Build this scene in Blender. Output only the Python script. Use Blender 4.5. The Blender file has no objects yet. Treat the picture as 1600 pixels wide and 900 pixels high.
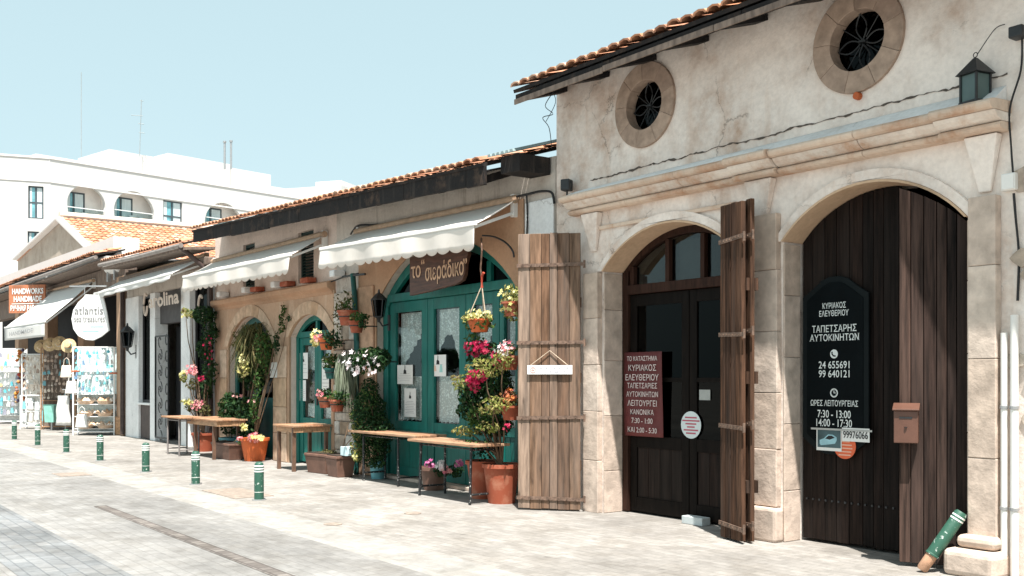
import bpy, bmesh, math, random
from mathutils import Vector, Matrix, geometry
R = math.radians
rnd = random.Random(11)
sc = bpy.context.scene
COL = sc.collection

# ------------------------------------------------------------------ camera
CAM = Vector((0, -8, 1.6))
FW = Vector((-.807, .590, 0)).normalized()
RT = Vector((FW.y, -FW.x, 0))
cd = bpy.data.cameras.new('camera')
cd.sensor_width = 36; cd.lens = 36; cd.shift_y = .0875
cd.clip_start = .05; cd.clip_end = 2000
co = bpy.data.objects.new('camera', cd); COL.objects.link(co)
co.location = CAM; co.rotation_euler = FW.to_track_quat('-Z', 'Y').to_euler()
sc.camera = co
# ------------------------------------------------------------------ sky, sun, exposure
EL, AZ = R(67), R(29)
SUN = Vector((math.cos(EL)*math.cos(AZ), -math.cos(EL)*math.sin(AZ), math.sin(EL)))
w = bpy.data.worlds.new('World'); sc.world = w; w.use_nodes = True
nt = w.node_tree; bg = nt.nodes['Background']
sky = nt.nodes.new('ShaderNodeTexSky'); sky.sky_type = 'NISHITA'; sky.sun_disc = False
sky.sun_elevation = EL; sky.sun_rotation = math.atan2(SUN.x, SUN.y)
sky.air_density = 1.0; sky.dust_density = 2.2; sky.ozone_density = 1.4
hs = nt.nodes.new('ShaderNodeHueSaturation'); hs.inputs['Saturation'].default_value = .62; hs.inputs['Hue'].default_value = .475
mx_ = nt.nodes.new('ShaderNodeMix'); mx_.data_type = 'RGBA'; mx_.inputs[0].default_value = .62; mx_.inputs[7].default_value = (3.85, 5.25, 5.5, 1)   # thin bright summer haze over the whole sky
nt.links.new(sky.outputs[0], hs.inputs['Color']); nt.links.new(hs.outputs[0], mx_.inputs[6]); nt.links.new(mx_.outputs[2], bg.inputs[0]); bg.inputs[1].default_value = .085
sd = bpy.data.lights.new('sun', 'SUN'); sd.energy = 5.0; sd.angle = R(.5); sd.color = (1, .96, .91)
so = bpy.data.objects.new('sun', sd); COL.objects.link(so)
so.rotation_euler = (-SUN).to_track_quat('-Z', 'Y').to_euler(); so.location = (5, -10, 30)
sc.view_settings.view_transform = 'Standard'; sc.view_settings.look = 'None'
sc.view_settings.exposure = 1.1; sc.view_settings.gamma = 1
sc.view_settings.use_curve_mapping = False

# ------------------------------------------------------------------ helpers: pixels of the survey -> metres
def wp(px, py, y=0):
    u = (px-800)/1600; d = FW + RT*u; t = (y-CAM.y)/d.y
    p = CAM + d*t; p.z = 1.6 + (590-py)/1600*t
    return p
def wx(px, y=0): return wp(px, 590, y).x
def wz(px, py, y=0): return wp(px, py, y).z
def gp(px, py):
    t = 1600*1.6/(py-590); p = CAM + (FW + RT*((px-800)/1600))*t; p.z = 0
    return p
def at(px, py, t):
    p = CAM + (FW + RT*((px-800)/1600))*t; p.z = 1.6 + (590-py)/1600*t
    return p

WM = {}
def tag(o, label=None, cat=None, group=None, kind=None):
    if label: o['label'] = label
    if cat: o['category'] = cat
    if group: o['group'] = group
    if kind: o['kind'] = kind
    return o
def thing(name, label, cat, loc=(0, 0, 0), rz=0, group=None):
    o = bpy.data.objects.new(name, None); COL.objects.link(o)
    o.empty_display_size = .2
    o.location = loc; o.rotation_euler = (0, 0, rz)
    WM[o.name] = Matrix.Translation(Vector(loc)) @ Matrix.Rotation(rz, 4, 'Z')
    return tag(o, label, cat, group)

class MB:
    """collects shapes (world metres, or local through M) into ONE mesh"""
    def __init__(s, M=None): s.v = []; s.f = []; s.m = []; s.M = M; s.mi = 0
    def add(s, vs, fs):
        n = len(s.v)
        s.v += [(s.M @ Vector(v)) if s.M else Vector(v) for v in vs]
        s.f += [[i+n for i in f] for f in fs]; s.m += [s.mi]*len(fs)
        return s
    def box(s, x0, x1, y0, y1, z0, z1):
        return s.add([(x0,y0,z0),(x1,y0,z0),(x1,y1,z0),(x0,y1,z0),(x0,y0,z1),(x1,y0,z1),(x1,y1,z1),(x0,y1,z1)],
                     [(0,3,2,1),(4,5,6,7),(0,1,5,4),(1,2,6,5),(2,3,7,6),(3,0,4,7)])
    def hexa(s, p):
        return s.add(p, [(0,3,2,1),(4,5,6,7),(0,1,5,4),(1,2,6,5),(2,3,7,6),(3,0,4,7)])
    def ob(s, c, ex, ey, ez):
        c, ex, ey, ez = map(Vector, (c, ex, ey, ez))
        return s.hexa([c-ex-ey-ez, c+ex-ey-ez, c+ex+ey-ez, c-ex+ey-ez, c-ex-ey+ez, c+ex-ey+ez, c+ex+ey+ez, c-ex+ey+ez])
    def bar(s, a, b, wd, th, up=(0, 0, 1)):
        a, b = Vector(a), Vector(b); d = (b-a); L = d.length; d.normalize()
        up = Vector(up); sd_ = d.cross(up)
        if sd_.length < 1e-4: sd_ = d.cross(Vector((0, 1, 0)))
        sd_.normalize(); u2 = sd_.cross(d)
        return s.ob((a+b)/2, d*L/2, sd_*wd/2, u2*th/2)
    def tube(s, pts, r, n=6, r1=None):
        pts = [Vector(p) for p in pts]; k = len(pts); vs = []; fs = []
        for i, p in enumerate(pts):
            d = (pts[min(i+1, k-1)]-pts[max(i-1, 0)]).normalized()
            a = d.cross(Vector((0, 0, 1)))
            if a.length < 1e-3: a = Vector((1, 0, 0))
            a.normalize(); b = d.cross(a)
            rr = r if r1 is None else r+(r1-r)*i/(k-1)
            for j in range(n):
                t = 2*math.pi*j/n; vs.append(p+a*rr*math.cos(t)+b*rr*math.sin(t))
        for i in range(k-1):
            for j in range(n):
                fs.append((i*n+j, i*n+(j+1) % n, (i+1)*n+(j+1) % n, (i+1)*n+j))
        fs.append(list(range(n))[::-1]); fs.append([(k-1)*n+j for j in range(n)])
        return s.add(vs, fs)
    def lathe(s, prof, c=(0, 0, 0), n=20):
        vs = []; fs = []; c = Vector(c); k = len(prof)
        for r, z in prof:
            for j in range(n):
                t = 2*math.pi*j/n; vs.append(c+Vector((r*math.cos(t), r*math.sin(t), z)))
        for i in range(k-1):
            for j in range(n):
                fs.append((i*n+j, i*n+(j+1) % n, (i+1)*n+(j+1) % n, (i+1)*n+j))
        fs.append(list(range(n))[::-1]); fs.append([(k-1)*n+j for j in range(n)])
        return s.add(vs, fs)
    def prism(s, loop, y0, y1, holes=()):
        loops = [list(loop)]+[list(h) for h in holes]
        tri = geometry.tessellate_polygon([[Vector((a, b, 0)) for a, b in l] for l in loops])
        flat = [p for l in loops for p in l]; n = len(flat)
        vs = [(a, y0, b) for a, b in flat]+[(a, y1, b) for a, b in flat]
        fs = [tuple(t) for t in tri]+[tuple(i+n for i in t[::-1]) for t in tri]
        o = 0
        for l in loops:
            k = len(l)
            for i in range(k):
                a, b = o+i, o+(i+1) % k; fs.append((a, b, b+n, a+n))
            o += k
        return s.add(vs, fs)
    def sheet(s, fn, nu, nv):
        vs = [fn(i/nu, j/nv) for j in range(nv+1) for i in range(nu+1)]
        fs = [(j*(nu+1)+i, j*(nu+1)+i+1, (j+1)*(nu+1)+i+1, (j+1)*(nu+1)+i) for j in range(nv) for i in range(nu)]
        return s.add(vs, fs)
    def build(s, name, mats, parent=None, smooth=False, bevel=0, solid=0, recalc=True, origin=None, seg=2):
        if not isinstance(mats, (list, tuple)): mats = [mats]
        vs = s.v
        loc = None
        if parent is not None:
            inv = WM[parent.name].inverted(); vs = [inv @ v for v in vs]
        else:
            if origin is None:
                xs = [v.x for v in vs]; ys = [v.y for v in vs]; zs = [v.z for v in vs]
                origin = ((min(xs)+max(xs))/2, (min(ys)+max(ys))/2, min(zs))
            loc = Vector(origin); vs = [v-loc for v in vs]
        me = bpy.data.meshes.new(name); me.from_pydata([tuple(v) for v in vs], [], s.f)
        for m in mats: me.materials.append(m)
        if len(mats) > 1: me.polygons.foreach_set('material_index', s.m)
        if recalc:
            bm = bmesh.new(); bm.from_mesh(me); bmesh.ops.recalc_face_normals(bm, faces=bm.faces); bm.to_mesh(me); bm.free()
        if smooth:
            me.polygons.foreach_set('use_smooth', [True]*len(me.polygons))
            try: me.set_sharp_from_angle(angle=R(40))
            except Exception: pass
        me.update()
        o = bpy.data.objects.new(name, me); COL.objects.link(o)
        if parent is not None: o.parent = parent; WM[o.name] = WM[parent.name]
        else: o.location = loc; WM[o.name] = Matrix.Translation(loc)
        if solid:
            md = o.modifiers.new('Solidify', 'SOLIDIFY'); md.thickness = solid; md.offset = 0
        if bevel:
            md = o.modifiers.new('Bevel', 'BEVEL'); md.width = bevel; md.segments = seg; md.limit_method = 'ANGLE'; md.angle_limit = R(40)
        return o

def dup(root, loc, rz=0, label=None, name=None):
    r = root.copy(); COL.objects.link(r); r.location = loc; r.rotation_euler = (0, 0, rz)
    if label: r['label'] = label
    for ch in list(root.children):
        c = ch.copy(); COL.objects.link(c); c.parent = r
        for g in list(ch.children):
            d = g.copy(); COL.objects.link(d); d.parent = c
    return r

def arc(x0, x1, zs, zc, n=18):
    """segmental arch from (x0,zs) over the crown zc to (x1,zs)"""
    h = (x1-x0)/2; r_ = zc-zs; rad = (h*h+r_*r_)/(2*r_); cx = (x0+x1)/2; cz = zc-rad
    a0 = math.atan2(zs-cz, x0-cx); a1 = math.atan2(zs-cz, x1-cx)
    return [(cx+rad*math.cos(a0+(a1-a0)*i/n), cz+rad*math.sin(a0+(a1-a0)*i/n)) for i in range(n+1)]
def circ(cx, cz, r, n=32, a0=0): return [(cx+r*math.cos(a0+2*math.pi*i/n), cz+r*math.sin(a0+2*math.pi*i/n)) for i in range(n)]
def ring_arch(mb, x0, x1, zs, zc, wd, y0, y1, n=18):
    a = arc(x0, x1, zs, zc, n); h = (x1-x0)/2
    b = arc(x0-wd, x1+wd, zs, zc+wd, n)
    mb.prism(a+b[::-1], y0, y1)

def lettering(txt, p, ex, ez, width, height, mat, parent, name='lettering', bold=0.0, depth=.004, align='C', serif=False):
    """text as a mesh part: p = anchor (centre), ex / ez = reading and up directions; fitted to width x height"""
    cu = bpy.data.curves.new('t', 'FONT'); cu.body = txt; cu.size = 1; cu.offset = bold; cu.extrude = 0; cu.resolution_u = 3
    ob = bpy.data.objects.new('t', cu); COL.objects.link(ob)
    dg = bpy.context.evaluated_depsgraph_get(); me = bpy.data.meshes.new_from_object(ob.evaluated_get(dg))
    vs = [v.co.copy() for v in me.vertices]; fs = [list(q.vertices) for q in me.polygons]
    bpy.data.objects.remove(ob); bpy.data.curves.remove(cu); bpy.data.meshes.remove(me)
    if serif:                                         # slab ends on the stems, as on the photographed roman capitals
        from collections import Counter
        ec = Counter(tuple(sorted((f[i], f[(i+1) % len(f)]))) for f in fs for i in range(len(f)))
        cap = max(v.y for v in vs); base = 0.0
        for (a, b), k in ec.items():
            if k != 1: continue
            A, B = vs[a], vs[b]
            if abs(A.y-B.y) < .004 and .04 < abs(A.x-B.x) < .24:
                for lvl, sg_ in ((base, 1), (cap, -1)):
                    if abs(A.y-lvl) < .02:
                        q0, q1 = min(A.x, B.x)-.065, max(A.x, B.x)+.065; n0 = len(vs)
                        vs += [Vector((q0, A.y, 0)), Vector((q1, A.y, 0)), Vector((q1-.03, A.y+sg_*.05, 0)), Vector((q0+.03, A.y+sg_*.05, 0))]
                        fs.append([n0, n0+1, n0+2, n0+3] if sg_ > 0 else [n0+3, n0+2, n0+1, n0])
    x0 = min(v.x for v in vs); x1 = max(v.x for v in vs); z0 = min(v.y for v in vs); z1 = max(v.y for v in vs)
    sx = width/(x1-x0) if width else height/(z1-z0); sz = height/(z1-z0) if height else sx
    p = Vector(p); ex = Vector(ex).normalized(); ez = Vector(ez).normalized(); nrm = ex.cross(ez)
    off = {'C': (x0+x1)/2, 'L': x0}[align]
    mb = MB(); pts = [p+ex*(v.x-off)*sx+ez*(v.y-(z0+z1)/2)*sz for v in vs]
    mb.add([q+nrm*depth for q in pts], fs)
    return mb.build(name, mat, parent, recalc=False)

# ------------------------------------------------------------------ materials
def newmat(name):
    m = bpy.data.materials.new(name); m.use_nodes = True
    n = m.node_tree.nodes; l = m.node_tree.links
    return m, n, l, n['Principled BSDF']
def c4(c): return (c[0], c[1], c[2], 1)
def ramp(n, stops, interp='LINEAR'):
    r = n.new('ShaderNodeValToRGB'); e = r.color_ramp.elements; r.color_ramp.interpolation = interp
    while len(e) < len(stops): e.new(.5)
    for q, (p, c) in zip(e, stops): q.position = p; q.color = c4(c) if len(c) == 3 else c
    return r
def coords(n, l, stretch=(1, 1, 1), rot=(0, 0, 0)):
    tc = n.new('ShaderNodeTexCoord'); mp = n.new('ShaderNodeMapping')
    mp.inputs['Scale'].default_value = stretch; mp.inputs['Rotation'].default_value = rot
    oi = n.new('ShaderNodeObjectInfo'); sc_ = n.new('ShaderNodeMath'); sc_.operation = 'MULTIPLY'; sc_.inputs[1].default_value = 31
    l.new(oi.outputs['Random'], sc_.inputs[0]); ad = n.new('ShaderNodeVectorMath'); l.new(tc.outputs['Object'], ad.inputs[0]); l.new(sc_.outputs[0], ad.inputs[1])
    l.new(ad.outputs[0], mp.inputs[0]); return mp.outputs[0]
def noise(n, l, vec, scale, detail=6, rough=.6):
    t = n.new('ShaderNodeTexNoise'); t.inputs['Scale'].default_value = scale
    t.inputs['Detail'].default_value = detail; t.inputs['Roughness'].default_value = rough
    l.new(vec, t.inputs['Vector']); return t
def mixc(n, l, fac, a, b, mode='MIX'):
    x = n.new('ShaderNodeMix'); x.data_type = 'RGBA'; x.blend_type = mode
    if isinstance(fac, (int, float)): x.inputs[0].default_value = fac
    else: l.new(fac, x.inputs[0])
    for k, s in ((6, a), (7, b)):
        if isinstance(s, (tuple, list)): x.inputs[k].default_value = c4(s)
        else: l.new(s, x.inputs[k])
    return x.outputs[2]
def bump(n, l, h, strength, dist, b):
    q = n.new('ShaderNodeBump'); q.inputs['Strength'].default_value = strength; q.inputs['Distance'].default_value = dist
    l.new(h, q.inputs['Height']); l.new(q.outputs[0], b.inputs['Normal']); return q
def M(name, col, rough=.75, var=.18, scale=7, bmp=.25, dist=.01, stretch=(1, 1, 1), metal=0, col2=None, lo=.35, hi=.68, spec=.4):
    m, n, l, b = newmat(name)
    v = coords(n, l, stretch); t = noise(n, l, v, scale)
    a = tuple(x*(1-var) for x in col); c = col2 or tuple(min(1, x*(1+var)) for x in col)
    r = ramp(n, [(lo, a), (hi, c)]); l.new(t.outputs[0], r.inputs[0]); l.new(r.outputs[0], b.inputs['Base Color'])
    b.inputs['Roughness'].default_value = rough; b.inputs['Metallic'].default_value = metal
    b.inputs['Specular IOR Level'].default_value = spec
    if bmp: bump(n, l, t.outputs[0], bmp, dist, b)
    return m
def ISL(name, cols, rough=.8, grain=.25, scale=12, stretch=(1, 1, 1), bmp=.3, dist=.006, trans=0, spec=.12, knots=None, grey=(.2, .17, .15)):
    """every separate piece of the mesh (plank, tile, leaf) gets its own tone"""
    m, n, l, b = newmat(name)
    g = n.new('ShaderNodeNewGeometry')
    r = ramp(n, [((i+.5)/len(cols), c) for i, c in enumerate(cols)]); l.new(g.outputs['Random Per Island'], r.inputs[0])
    v = coords(n, l, stretch); off = n.new('ShaderNodeMath'); off.operation = 'MULTIPLY'; off.inputs[1].default_value = 57
    l.new(g.outputs['Random Per Island'], off.inputs[0]); va = n.new('ShaderNodeVectorMath'); l.new(v, va.inputs[0]); l.new(off.outputs[0], va.inputs[1]); v = va.outputs[0]
    t = noise(n, l, v, scale)
    k = ramp(n, [(.3, (1-grain,)*3), (.7, (1+grain*.6,)*3)]); l.new(t.outputs[0], k.inputs[0])
    c = mixc(n, l, 1.0, r.outputs[0], k.outputs[0], 'MULTIPLY')
    if knots:                                         # knots and greyed patches along each board
        kv = n.new('ShaderNodeMapping'); kv.inputs['Scale'].default_value = (.7, .7, 2.6); l.new(v, kv.inputs[0])
        vo = n.new('ShaderNodeTexVoronoi'); vo.inputs['Scale'].default_value = 1.6; l.new(kv.outputs[0], vo.inputs['Vector'])
        kr = ramp(n, [(.03, (.9,)*3), (.13, (0, 0, 0))]); l.new(vo.outputs[0], kr.inputs[0]); c = mixc(n, l, kr.outputs[0], c, knots)
        t3 = noise(n, l, v, .8, 5, .6); k3 = ramp(n, [(.42, (0, 0, 0)), (.7, (.5,)*3)]); l.new(t3.outputs[0], k3.inputs[0]); c = mixc(n, l, k3.outputs[0], c, grey)
    l.new(c, b.inputs['Base Color'])
    b.inputs['Roughness'].default_value = rough; b.inputs['Specular IOR Level'].default_value = spec
    if bmp: bump(n, l, t.outputs[0], bmp, dist, b)
    if trans:
        tr = n.new('ShaderNodeBsdfTranslucent'); l.new(c, tr.inputs[0])
        mx = n.new('ShaderNodeMixShader'); mx.inputs[0].default_value = trans
        l.new(b.outputs[0], mx.inputs[1]); l.new(tr.outputs[0], mx.inputs[2])
        l.new(mx.outputs[0], n['Material Output'].inputs[0])
    return m
def PLASTER(name, base, stain, dirt, amount=.5, crack=True, zsplash=0, seed=0, drip=.5):
    m, n, l, b = newmat(name)
    v = coords(n, l); big = noise(n, l, v, .9, 8, .62); mid = noise(n, l, v, 3.3, 8, .7); fine = noise(n, l, v, 22, 5, .6)
    vs = coords(n, l, (2.4, 2.4, .22)); dr = noise(n, l, vs, 2.2, 7, .65)
    r1 = ramp(n, [(.42, (0, 0, 0)), (.66, (1, 1, 1))]); l.new(big.outputs[0], r1.inputs[0])
    c = mixc(n, l, r1.outputs[0], base, tuple(x*.80 for x in base))
    r2 = ramp(n, [(.62-.2*amount, (0, 0, 0)), (.82-.14*amount, (1, 1, 1))]); l.new(mid.outputs[0], r2.inputs[0])
    mm = n.new('ShaderNodeMath'); mm.operation = 'MULTIPLY'; l.new(r2.outputs[0], mm.inputs[0]); l.new(r1.outputs[0], mm.inputs[1])
    c = mixc(n, l, mm.outputs[0], c, stain)
    r3 = ramp(n, [(.55, (0, 0, 0)), (.75, (drip, drip, drip))]); l.new(dr.outputs[0], r3.inputs[0])
    c = mixc(n, l, r3.outputs[0], c, dirt)
    r4 = ramp(n, [(.35, (.93,)*3), (.6, (1.03,)*3)]); l.new(fine.outputs[0], r4.inputs[0])
    c = mixc(n, l, 1.0, c, r4.outputs[0], 'MULTIPLY')
    if crack:
        wv = mixc(n, l, .25, v, mid.outputs[1]); vo = n.new('ShaderNodeTexVoronoi'); vo.feature = 'DISTANCE_TO_EDGE'; vo.inputs['Scale'].default_value = 1.1
        l.new(wv, vo.inputs['Vector']); r5 = ramp(n, [(0, (1, 1, 1)), (.006, (0, 0, 0))]); l.new(vo.outputs[0], r5.inputs[0])
        r6 = ramp(n, [(.52, (0, 0, 0)), (.6, (.7, .7, .7))]); l.new(big.outputs[0], r6.inputs[0])
        m2 = n.new('ShaderNodeMath'); m2.operation = 'MULTIPLY'; l.new(r5.outputs[0], m2.inputs[0]); l.new(r6.outputs[0], m2.inputs[1])
        c = mixc(n, l, m2.outputs[0], c, (.12, .09, .07))
    l.new(c, b.inputs['Base Color']); b.inputs['Roughness'].default_value = .92; b.inputs['Specular IOR Level'].default_value = .2
    ad = n.new('ShaderNodeMath'); ad.operation = 'MULTIPLY_ADD'; l.new(mid.outputs[0], ad.inputs[0]); ad.inputs[1].default_value = 2.2; l.new(fine.outputs[0], ad.inputs[2])
    bump(n, l, ad.outputs[0], .35, .014, b)
    return m
def PAVE(name, c1, c2, mortar, bw, bh, rot=0, mot=.5, msize=.006):
    m, n, l, b = newmat(name)
    v = coords(n, l, (1, 1, 1), (0, 0, rot)); wob = noise(n, l, v, 2.5, 3)
    v2 = mixc(n, l, .012, v, wob.outputs[1])
    br = n.new('ShaderNodeTexBrick'); br.inputs['Scale'].default_value = 1; br.inputs['Brick Width'].default_value = bw
    br.inputs['Row Height'].default_value = bh; br.inputs['Mortar Size'].default_value = msize; br.inputs['Mortar Smooth'].default_value = .4
    br.inputs['Color1'].default_value = c4(c1); br.inputs['Color2'].default_value = c4(c2); br.inputs['Mortar'].default_value = c4(mortar)
    br.inputs['Bias'].default_value = 0
    l.new(v2, br.inputs['Vector'])
    t = noise(n, l, v, .55, 8, .65); r = ramp(n, [(.32, (1-mot*.5,)*3), (.66, (1+mot*.22,)*3)]); l.new(t.outputs[0], r.inputs[0])
    c = mixc(n, l, 1, br.outputs[0], r.outputs[0], 'MULTIPLY')
    sp = n.new('ShaderNodeTexVoronoi'); sp.inputs['Scale'].default_value = 1.7; l.new(v, sp.inputs['Vector'])
    rs_ = ramp(n, [(.02, (.55,)*3), (.07, (1,)*3)]); l.new(sp.outputs[0], rs_.inputs[0]); c = mixc(n, l, .7, c, rs_.outputs[0], 'MULTIPLY')
    t4 = noise(n, l, v, 2.1, 7, .7); r4 = ramp(n, [(.36, (.80, .78, .75)), (.56, (1.03,)*3)]); l.new(t4.outputs[0], r4.inputs[0]); c = mixc(n, l, .8, c, r4.outputs[0], 'MULTIPLY')
    t2 = noise(n, l, v, 9, 6, .7); r2 = ramp(n, [(.3, (.82,)*3), (.62, (1.08,)*3)]); l.new(t2.outputs[0], r2.inputs[0])
    c = mixc(n, l, 1, c, r2.outputs[0], 'MULTIPLY'); l.new(c, b.inputs['Base Color'])
    b.inputs['Roughness'].default_value = .85; b.inputs['Specular IOR Level'].default_value = .25
    inv = n.new('ShaderNodeMath'); inv.operation = 'MULTIPLY_ADD'; l.new(br.outputs[1], inv.inputs[0]); inv.inputs[1].default_value = -1.0; l.new(t2.outputs[0], inv.inputs[2])
    bump(n, l, inv.outputs[0], .4, .012, b)
    return m
def GLASS(name, tint=(.25, .33, .33), refl=.12, rough=.02):
    m, n, l, b = newmat(name)
    tr = n.new('ShaderNodeBsdfTransparent'); tr.inputs[0].default_value = c4(tint)
    gl = n.new('ShaderNodeBsdfGlossy'); gl.inputs['Roughness'].default_value = rough; gl.inputs[0].default_value = (.9, .95, .95, 1)
    fr = n.new('ShaderNodeLayerWeight'); fr.inputs[0].default_value = refl
    mx = n.new('ShaderNodeMixShader'); l.new(fr.outputs[1], mx.inputs[0]); l.new(tr.outputs[0], mx.inputs[1]); l.new(gl.outputs[0], mx.inputs[2])
    l.new(mx.outputs[0], n['Material Output'].inputs[0]); return m
def FABRIC(name, col, trans=.25, dirt=(.45, .38, .3), amt=.35):
    m, n, l, b = newmat(name)
    v = coords(n, l); t = noise(n, l, v, 1.6, 7, .65); r = ramp(n, [(.55, (0, 0, 0)), (.8, (amt,)*3)]); l.new(t.outputs[0], r.inputs[0])
    c = mixc(n, l, r.outputs[0], col, dirt); l.new(c, b.inputs['Base Color']); b.inputs['Roughness'].default_value = .9
    b.inputs['Specular IOR Level'].default_value = .15
    tr = n.new('ShaderNodeBsdfTranslucent'); l.new(c, tr.inputs[0]); mx = n.new('ShaderNodeMixShader'); mx.inputs[0].default_value = trans
    l.new(b.outputs[0], mx.inputs[1]); l.new(tr.outputs[0], mx.inputs[2]); l.new(mx.outputs[0], n['Material Output'].inputs[0])
    return m
def LACE(name):
    m, n, l, b = newmat(name)
    v = coords(n, l); vo = n.new('ShaderNodeTexVoronoi'); vo.inputs['Scale'].default_value = 34; l.new(v, vo.inputs['Vector'])
    ns = noise(n, l, v, 9, 4); ad = n.new('ShaderNodeMath'); ad.operation = 'ADD'; l.new(vo.outputs[0], ad.inputs[0]); l.new(ns.outputs[0], ad.inputs[1])
    r = ramp(n, [(.8, (1,)*3), (1.15, (.62,)*3)]); l.new(ad.outputs[0], r.inputs[0])
    b.inputs['Base Color'].default_value = (.86, .85, .81, 1); b.inputs['Roughness'].default_value = .9
    tr = n.new('ShaderNodeBsdfTransparent'); mx = n.new('ShaderNodeMixShader')
    l.new(r.outputs[0], mx.inputs[0]); l.new(tr.outputs[0], mx.inputs[1]); l.new(b.outputs[0], mx.inputs[2]); l.new(mx.outputs[0], n['Material Output'].inputs[0])
    return m

plaster = PLASTER('weathered_cream_plaster', (.87, .775, .70), (.47, .31, .22), (.62, .46, .36), 1.0, True, drip=.5)
plaster2 = PLASTER('old_grey_plaster', (.56, .50, .44), (.25, .18, .13), (.2, .15, .11), .7, True, drip=.8)
cream = PLASTER('cream_render', (.74, .61, .53), (.44, .30, .22), (.4, .3, .22), .4, True, drip=.4)
white_render = PLASTER('white_limewash', (.84, .84, .83), (.66, .62, .57), (.62, .58, .53), .2, True, drip=.2)
tan = PLASTER('tan_sandstone', (.49, .32, .215), (.38, .22, .13), (.68, .56, .44), .6, False, drip=.5)
tan_pale = PLASTER('pale_sandstone', (.62, .47, .34), (.42, .26, .15), (.72, .62, .5), .6, False, drip=.55)
rubble = ISL('rubble_stone', [(.42, .34, .27), (.55, .45, .36), (.34, .27, .22), (.62, .54, .45)], .95, .4, 9, bmp=.8, dist=.02)
blocks = ISL('jamb_stone_blocks', [(.54, .43, .35), (.59, .48, .40), (.50, .39, .31), (.62, .52, .44)], .92, .3, 6, bmp=.7, dist=.02)
brown_ring = ISL('brown_stone_ring', [(.36, .26, .20), (.42, .31, .24), (.32, .23, .18)], .9, .3, 9, bmp=.5, dist=.01)
ledge = PLASTER('pale_ledge_plaster', (.84, .83, .81), (.6, .52, .45), (.5, .4, .32), .5, True, drip=.3)
hotel_white = M('white_painted_render', (.60, .585, .565), .9, .02, 2, .05)
wood_grey = ISL('sun_bleached_planks', [(.19, .12, .08), (.28, .20, .15), (.10, .055, .035), (.23, .14, .09), (.14, .075, .045)], .85, .7, 4, (5, 5, .5), .6, .006, knots=(.03, .016, .01), grey=(.23, .185, .155))
wood_brown = ISL('worn_brown_planks', [(.065, .031, .018), (.11, .055, .032), (.032, .018, .012), (.085, .042, .025)], .8, .85, 5, (6, 6, .4), .6, .006, knots=(.015, .01, .008), grey=(.075, .055, .045))
wood_black = ISL('charred_dark_planks', [(.010, .007, .006), (.022, .013, .010), (.014, .009, .007)], .75, .8, 5, (6, 6, .35), .5, .005, knots=(.006, .005, .004), grey=(.03, .024, .021))
fascia_m = PLASTER('black_weathered_timber', (.022, .02, .02), (.13, .085, .06), (.085, .07, .06), .6, False, drip=.6)
table_wood = M('worn_table_wood', (.42, .24, .13), .6, .35, 5, .3, .004, (1.2, 9, 4))
door_wood = M('dark_varnished_wood', (.007, .005, .004), .6, .4, 5, .2, .004, (5, 5, .6), spec=.08)
frame_wood = M('red_brown_frame_wood', (.034, .016, .011), .6, .4, 5, .2, .004, (5, 5, .6), spec=.1)
tile_m = ISL('terracotta_tiles', [(.52, .24, .13), (.60, .31, .19), (.44, .20, .12), (.64, .42, .30), (.55, .28, .18)], .9, .35, 8, bmp=.3)
teal = M('teal_door_paint', (.006, .135, .112), .5, .2, 4, .15, .003, (3, 3, .6))
teal_dark = M('dark_teal_paint', (.01, .085, .075), .55, .25, 4, .15, .003)
green_shutter = M('dark_green_shutter', (.012, .035, .032), .6, .25, 5, .1)
bollard_green = M('chipped_green_paint', (.03, .105, .07), .55, .15, 26, .2, .003, col2=(.45, .5, .46), lo=.60, hi=.66)
chip = M('bare_chips', (.5, .52, .48), .6)
white_paint = M('white_paint', (.80, .80, .78), .6, .05, 8, .1)
white_pvc = M('white_pvc', (.78, .76, .72), .45, .06, 3, .02)
iron = M('rusted_iron', (.13, .075, .05), .7, .5, 20, .4, .003, metal=.3)
strap_iron = M('pale_rusty_strap', (.17, .11, .08), .65, .45, 22, .5, .003, metal=.2)
black_metal = M('black_metal', (.018, .02, .022), .5, .3, 12, .1, .002, spec=.5)
leg_metal = M('chipped_black_leg', (.02, .021, .022), .5, .2, 38, .2, .002, col2=(.55, .55, .52), lo=.60, hi=.66)
steel = M('grey_steel', (.45, .45, .45), .4, .1, 8, .05, metal=.7)
terracotta = M('terracotta_pot', (.40, .095, .045), .8, .2, 5, .2, .004, col2=(.50, .24, .15), lo=.5, hi=.8)
terra_orange = M('orange_plastic_pot', (.56, .12, .03), .6, .2, 5, .08, .003)
planter_brown = M('brown_plastic_planter', (.16, .085, .06), .6, .2, 6, .1)
blue_pot = M('pale_blue_pot', (.16, .40, .44), .6, .2, 6, .1)
soil = M('soil', (.04, .028, .02), .95, .4, 30, .8)
bark = M('bark', (.14, .09, .055), .9, .4, 14, .8, .01, (2, 2, .5))
leaf_dark = ISL('dark_leaves', [(.010, .032, .011), (.020, .058, .018), (.014, .042, .015), (.04, .085, .026)], .5, .2, 20, trans=.2, bmp=0)
leaf_mid = ISL('mid_green_leaves', [(.025, .07, .018), (.055, .125, .028), (.09, .165, .042), (.04, .095, .026), (.12, .10, .04)], .5, .2, 20, trans=.3, bmp=0)
leaf_lime = ISL('lime_leaves', [(.20, .23, .05), (.31, .31, .085), (.13, .18, .04), (.40, .36, .14), (.25, .19, .08)], .55, .2, 20, trans=.35, bmp=0)
leaf_olive = ISL('olive_weeping_leaves', [(.09, .095, .032), (.14, .125, .05), (.05, .07, .022), (.21, .165, .075)], .6, .2, 20, trans=.25, bmp=0)
moss_m = ISL('grey_green_moss', [(.20, .23, .16), (.28, .3, .22), (.14, .17, .11)], .9, .2, 20, bmp=0)
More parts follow.
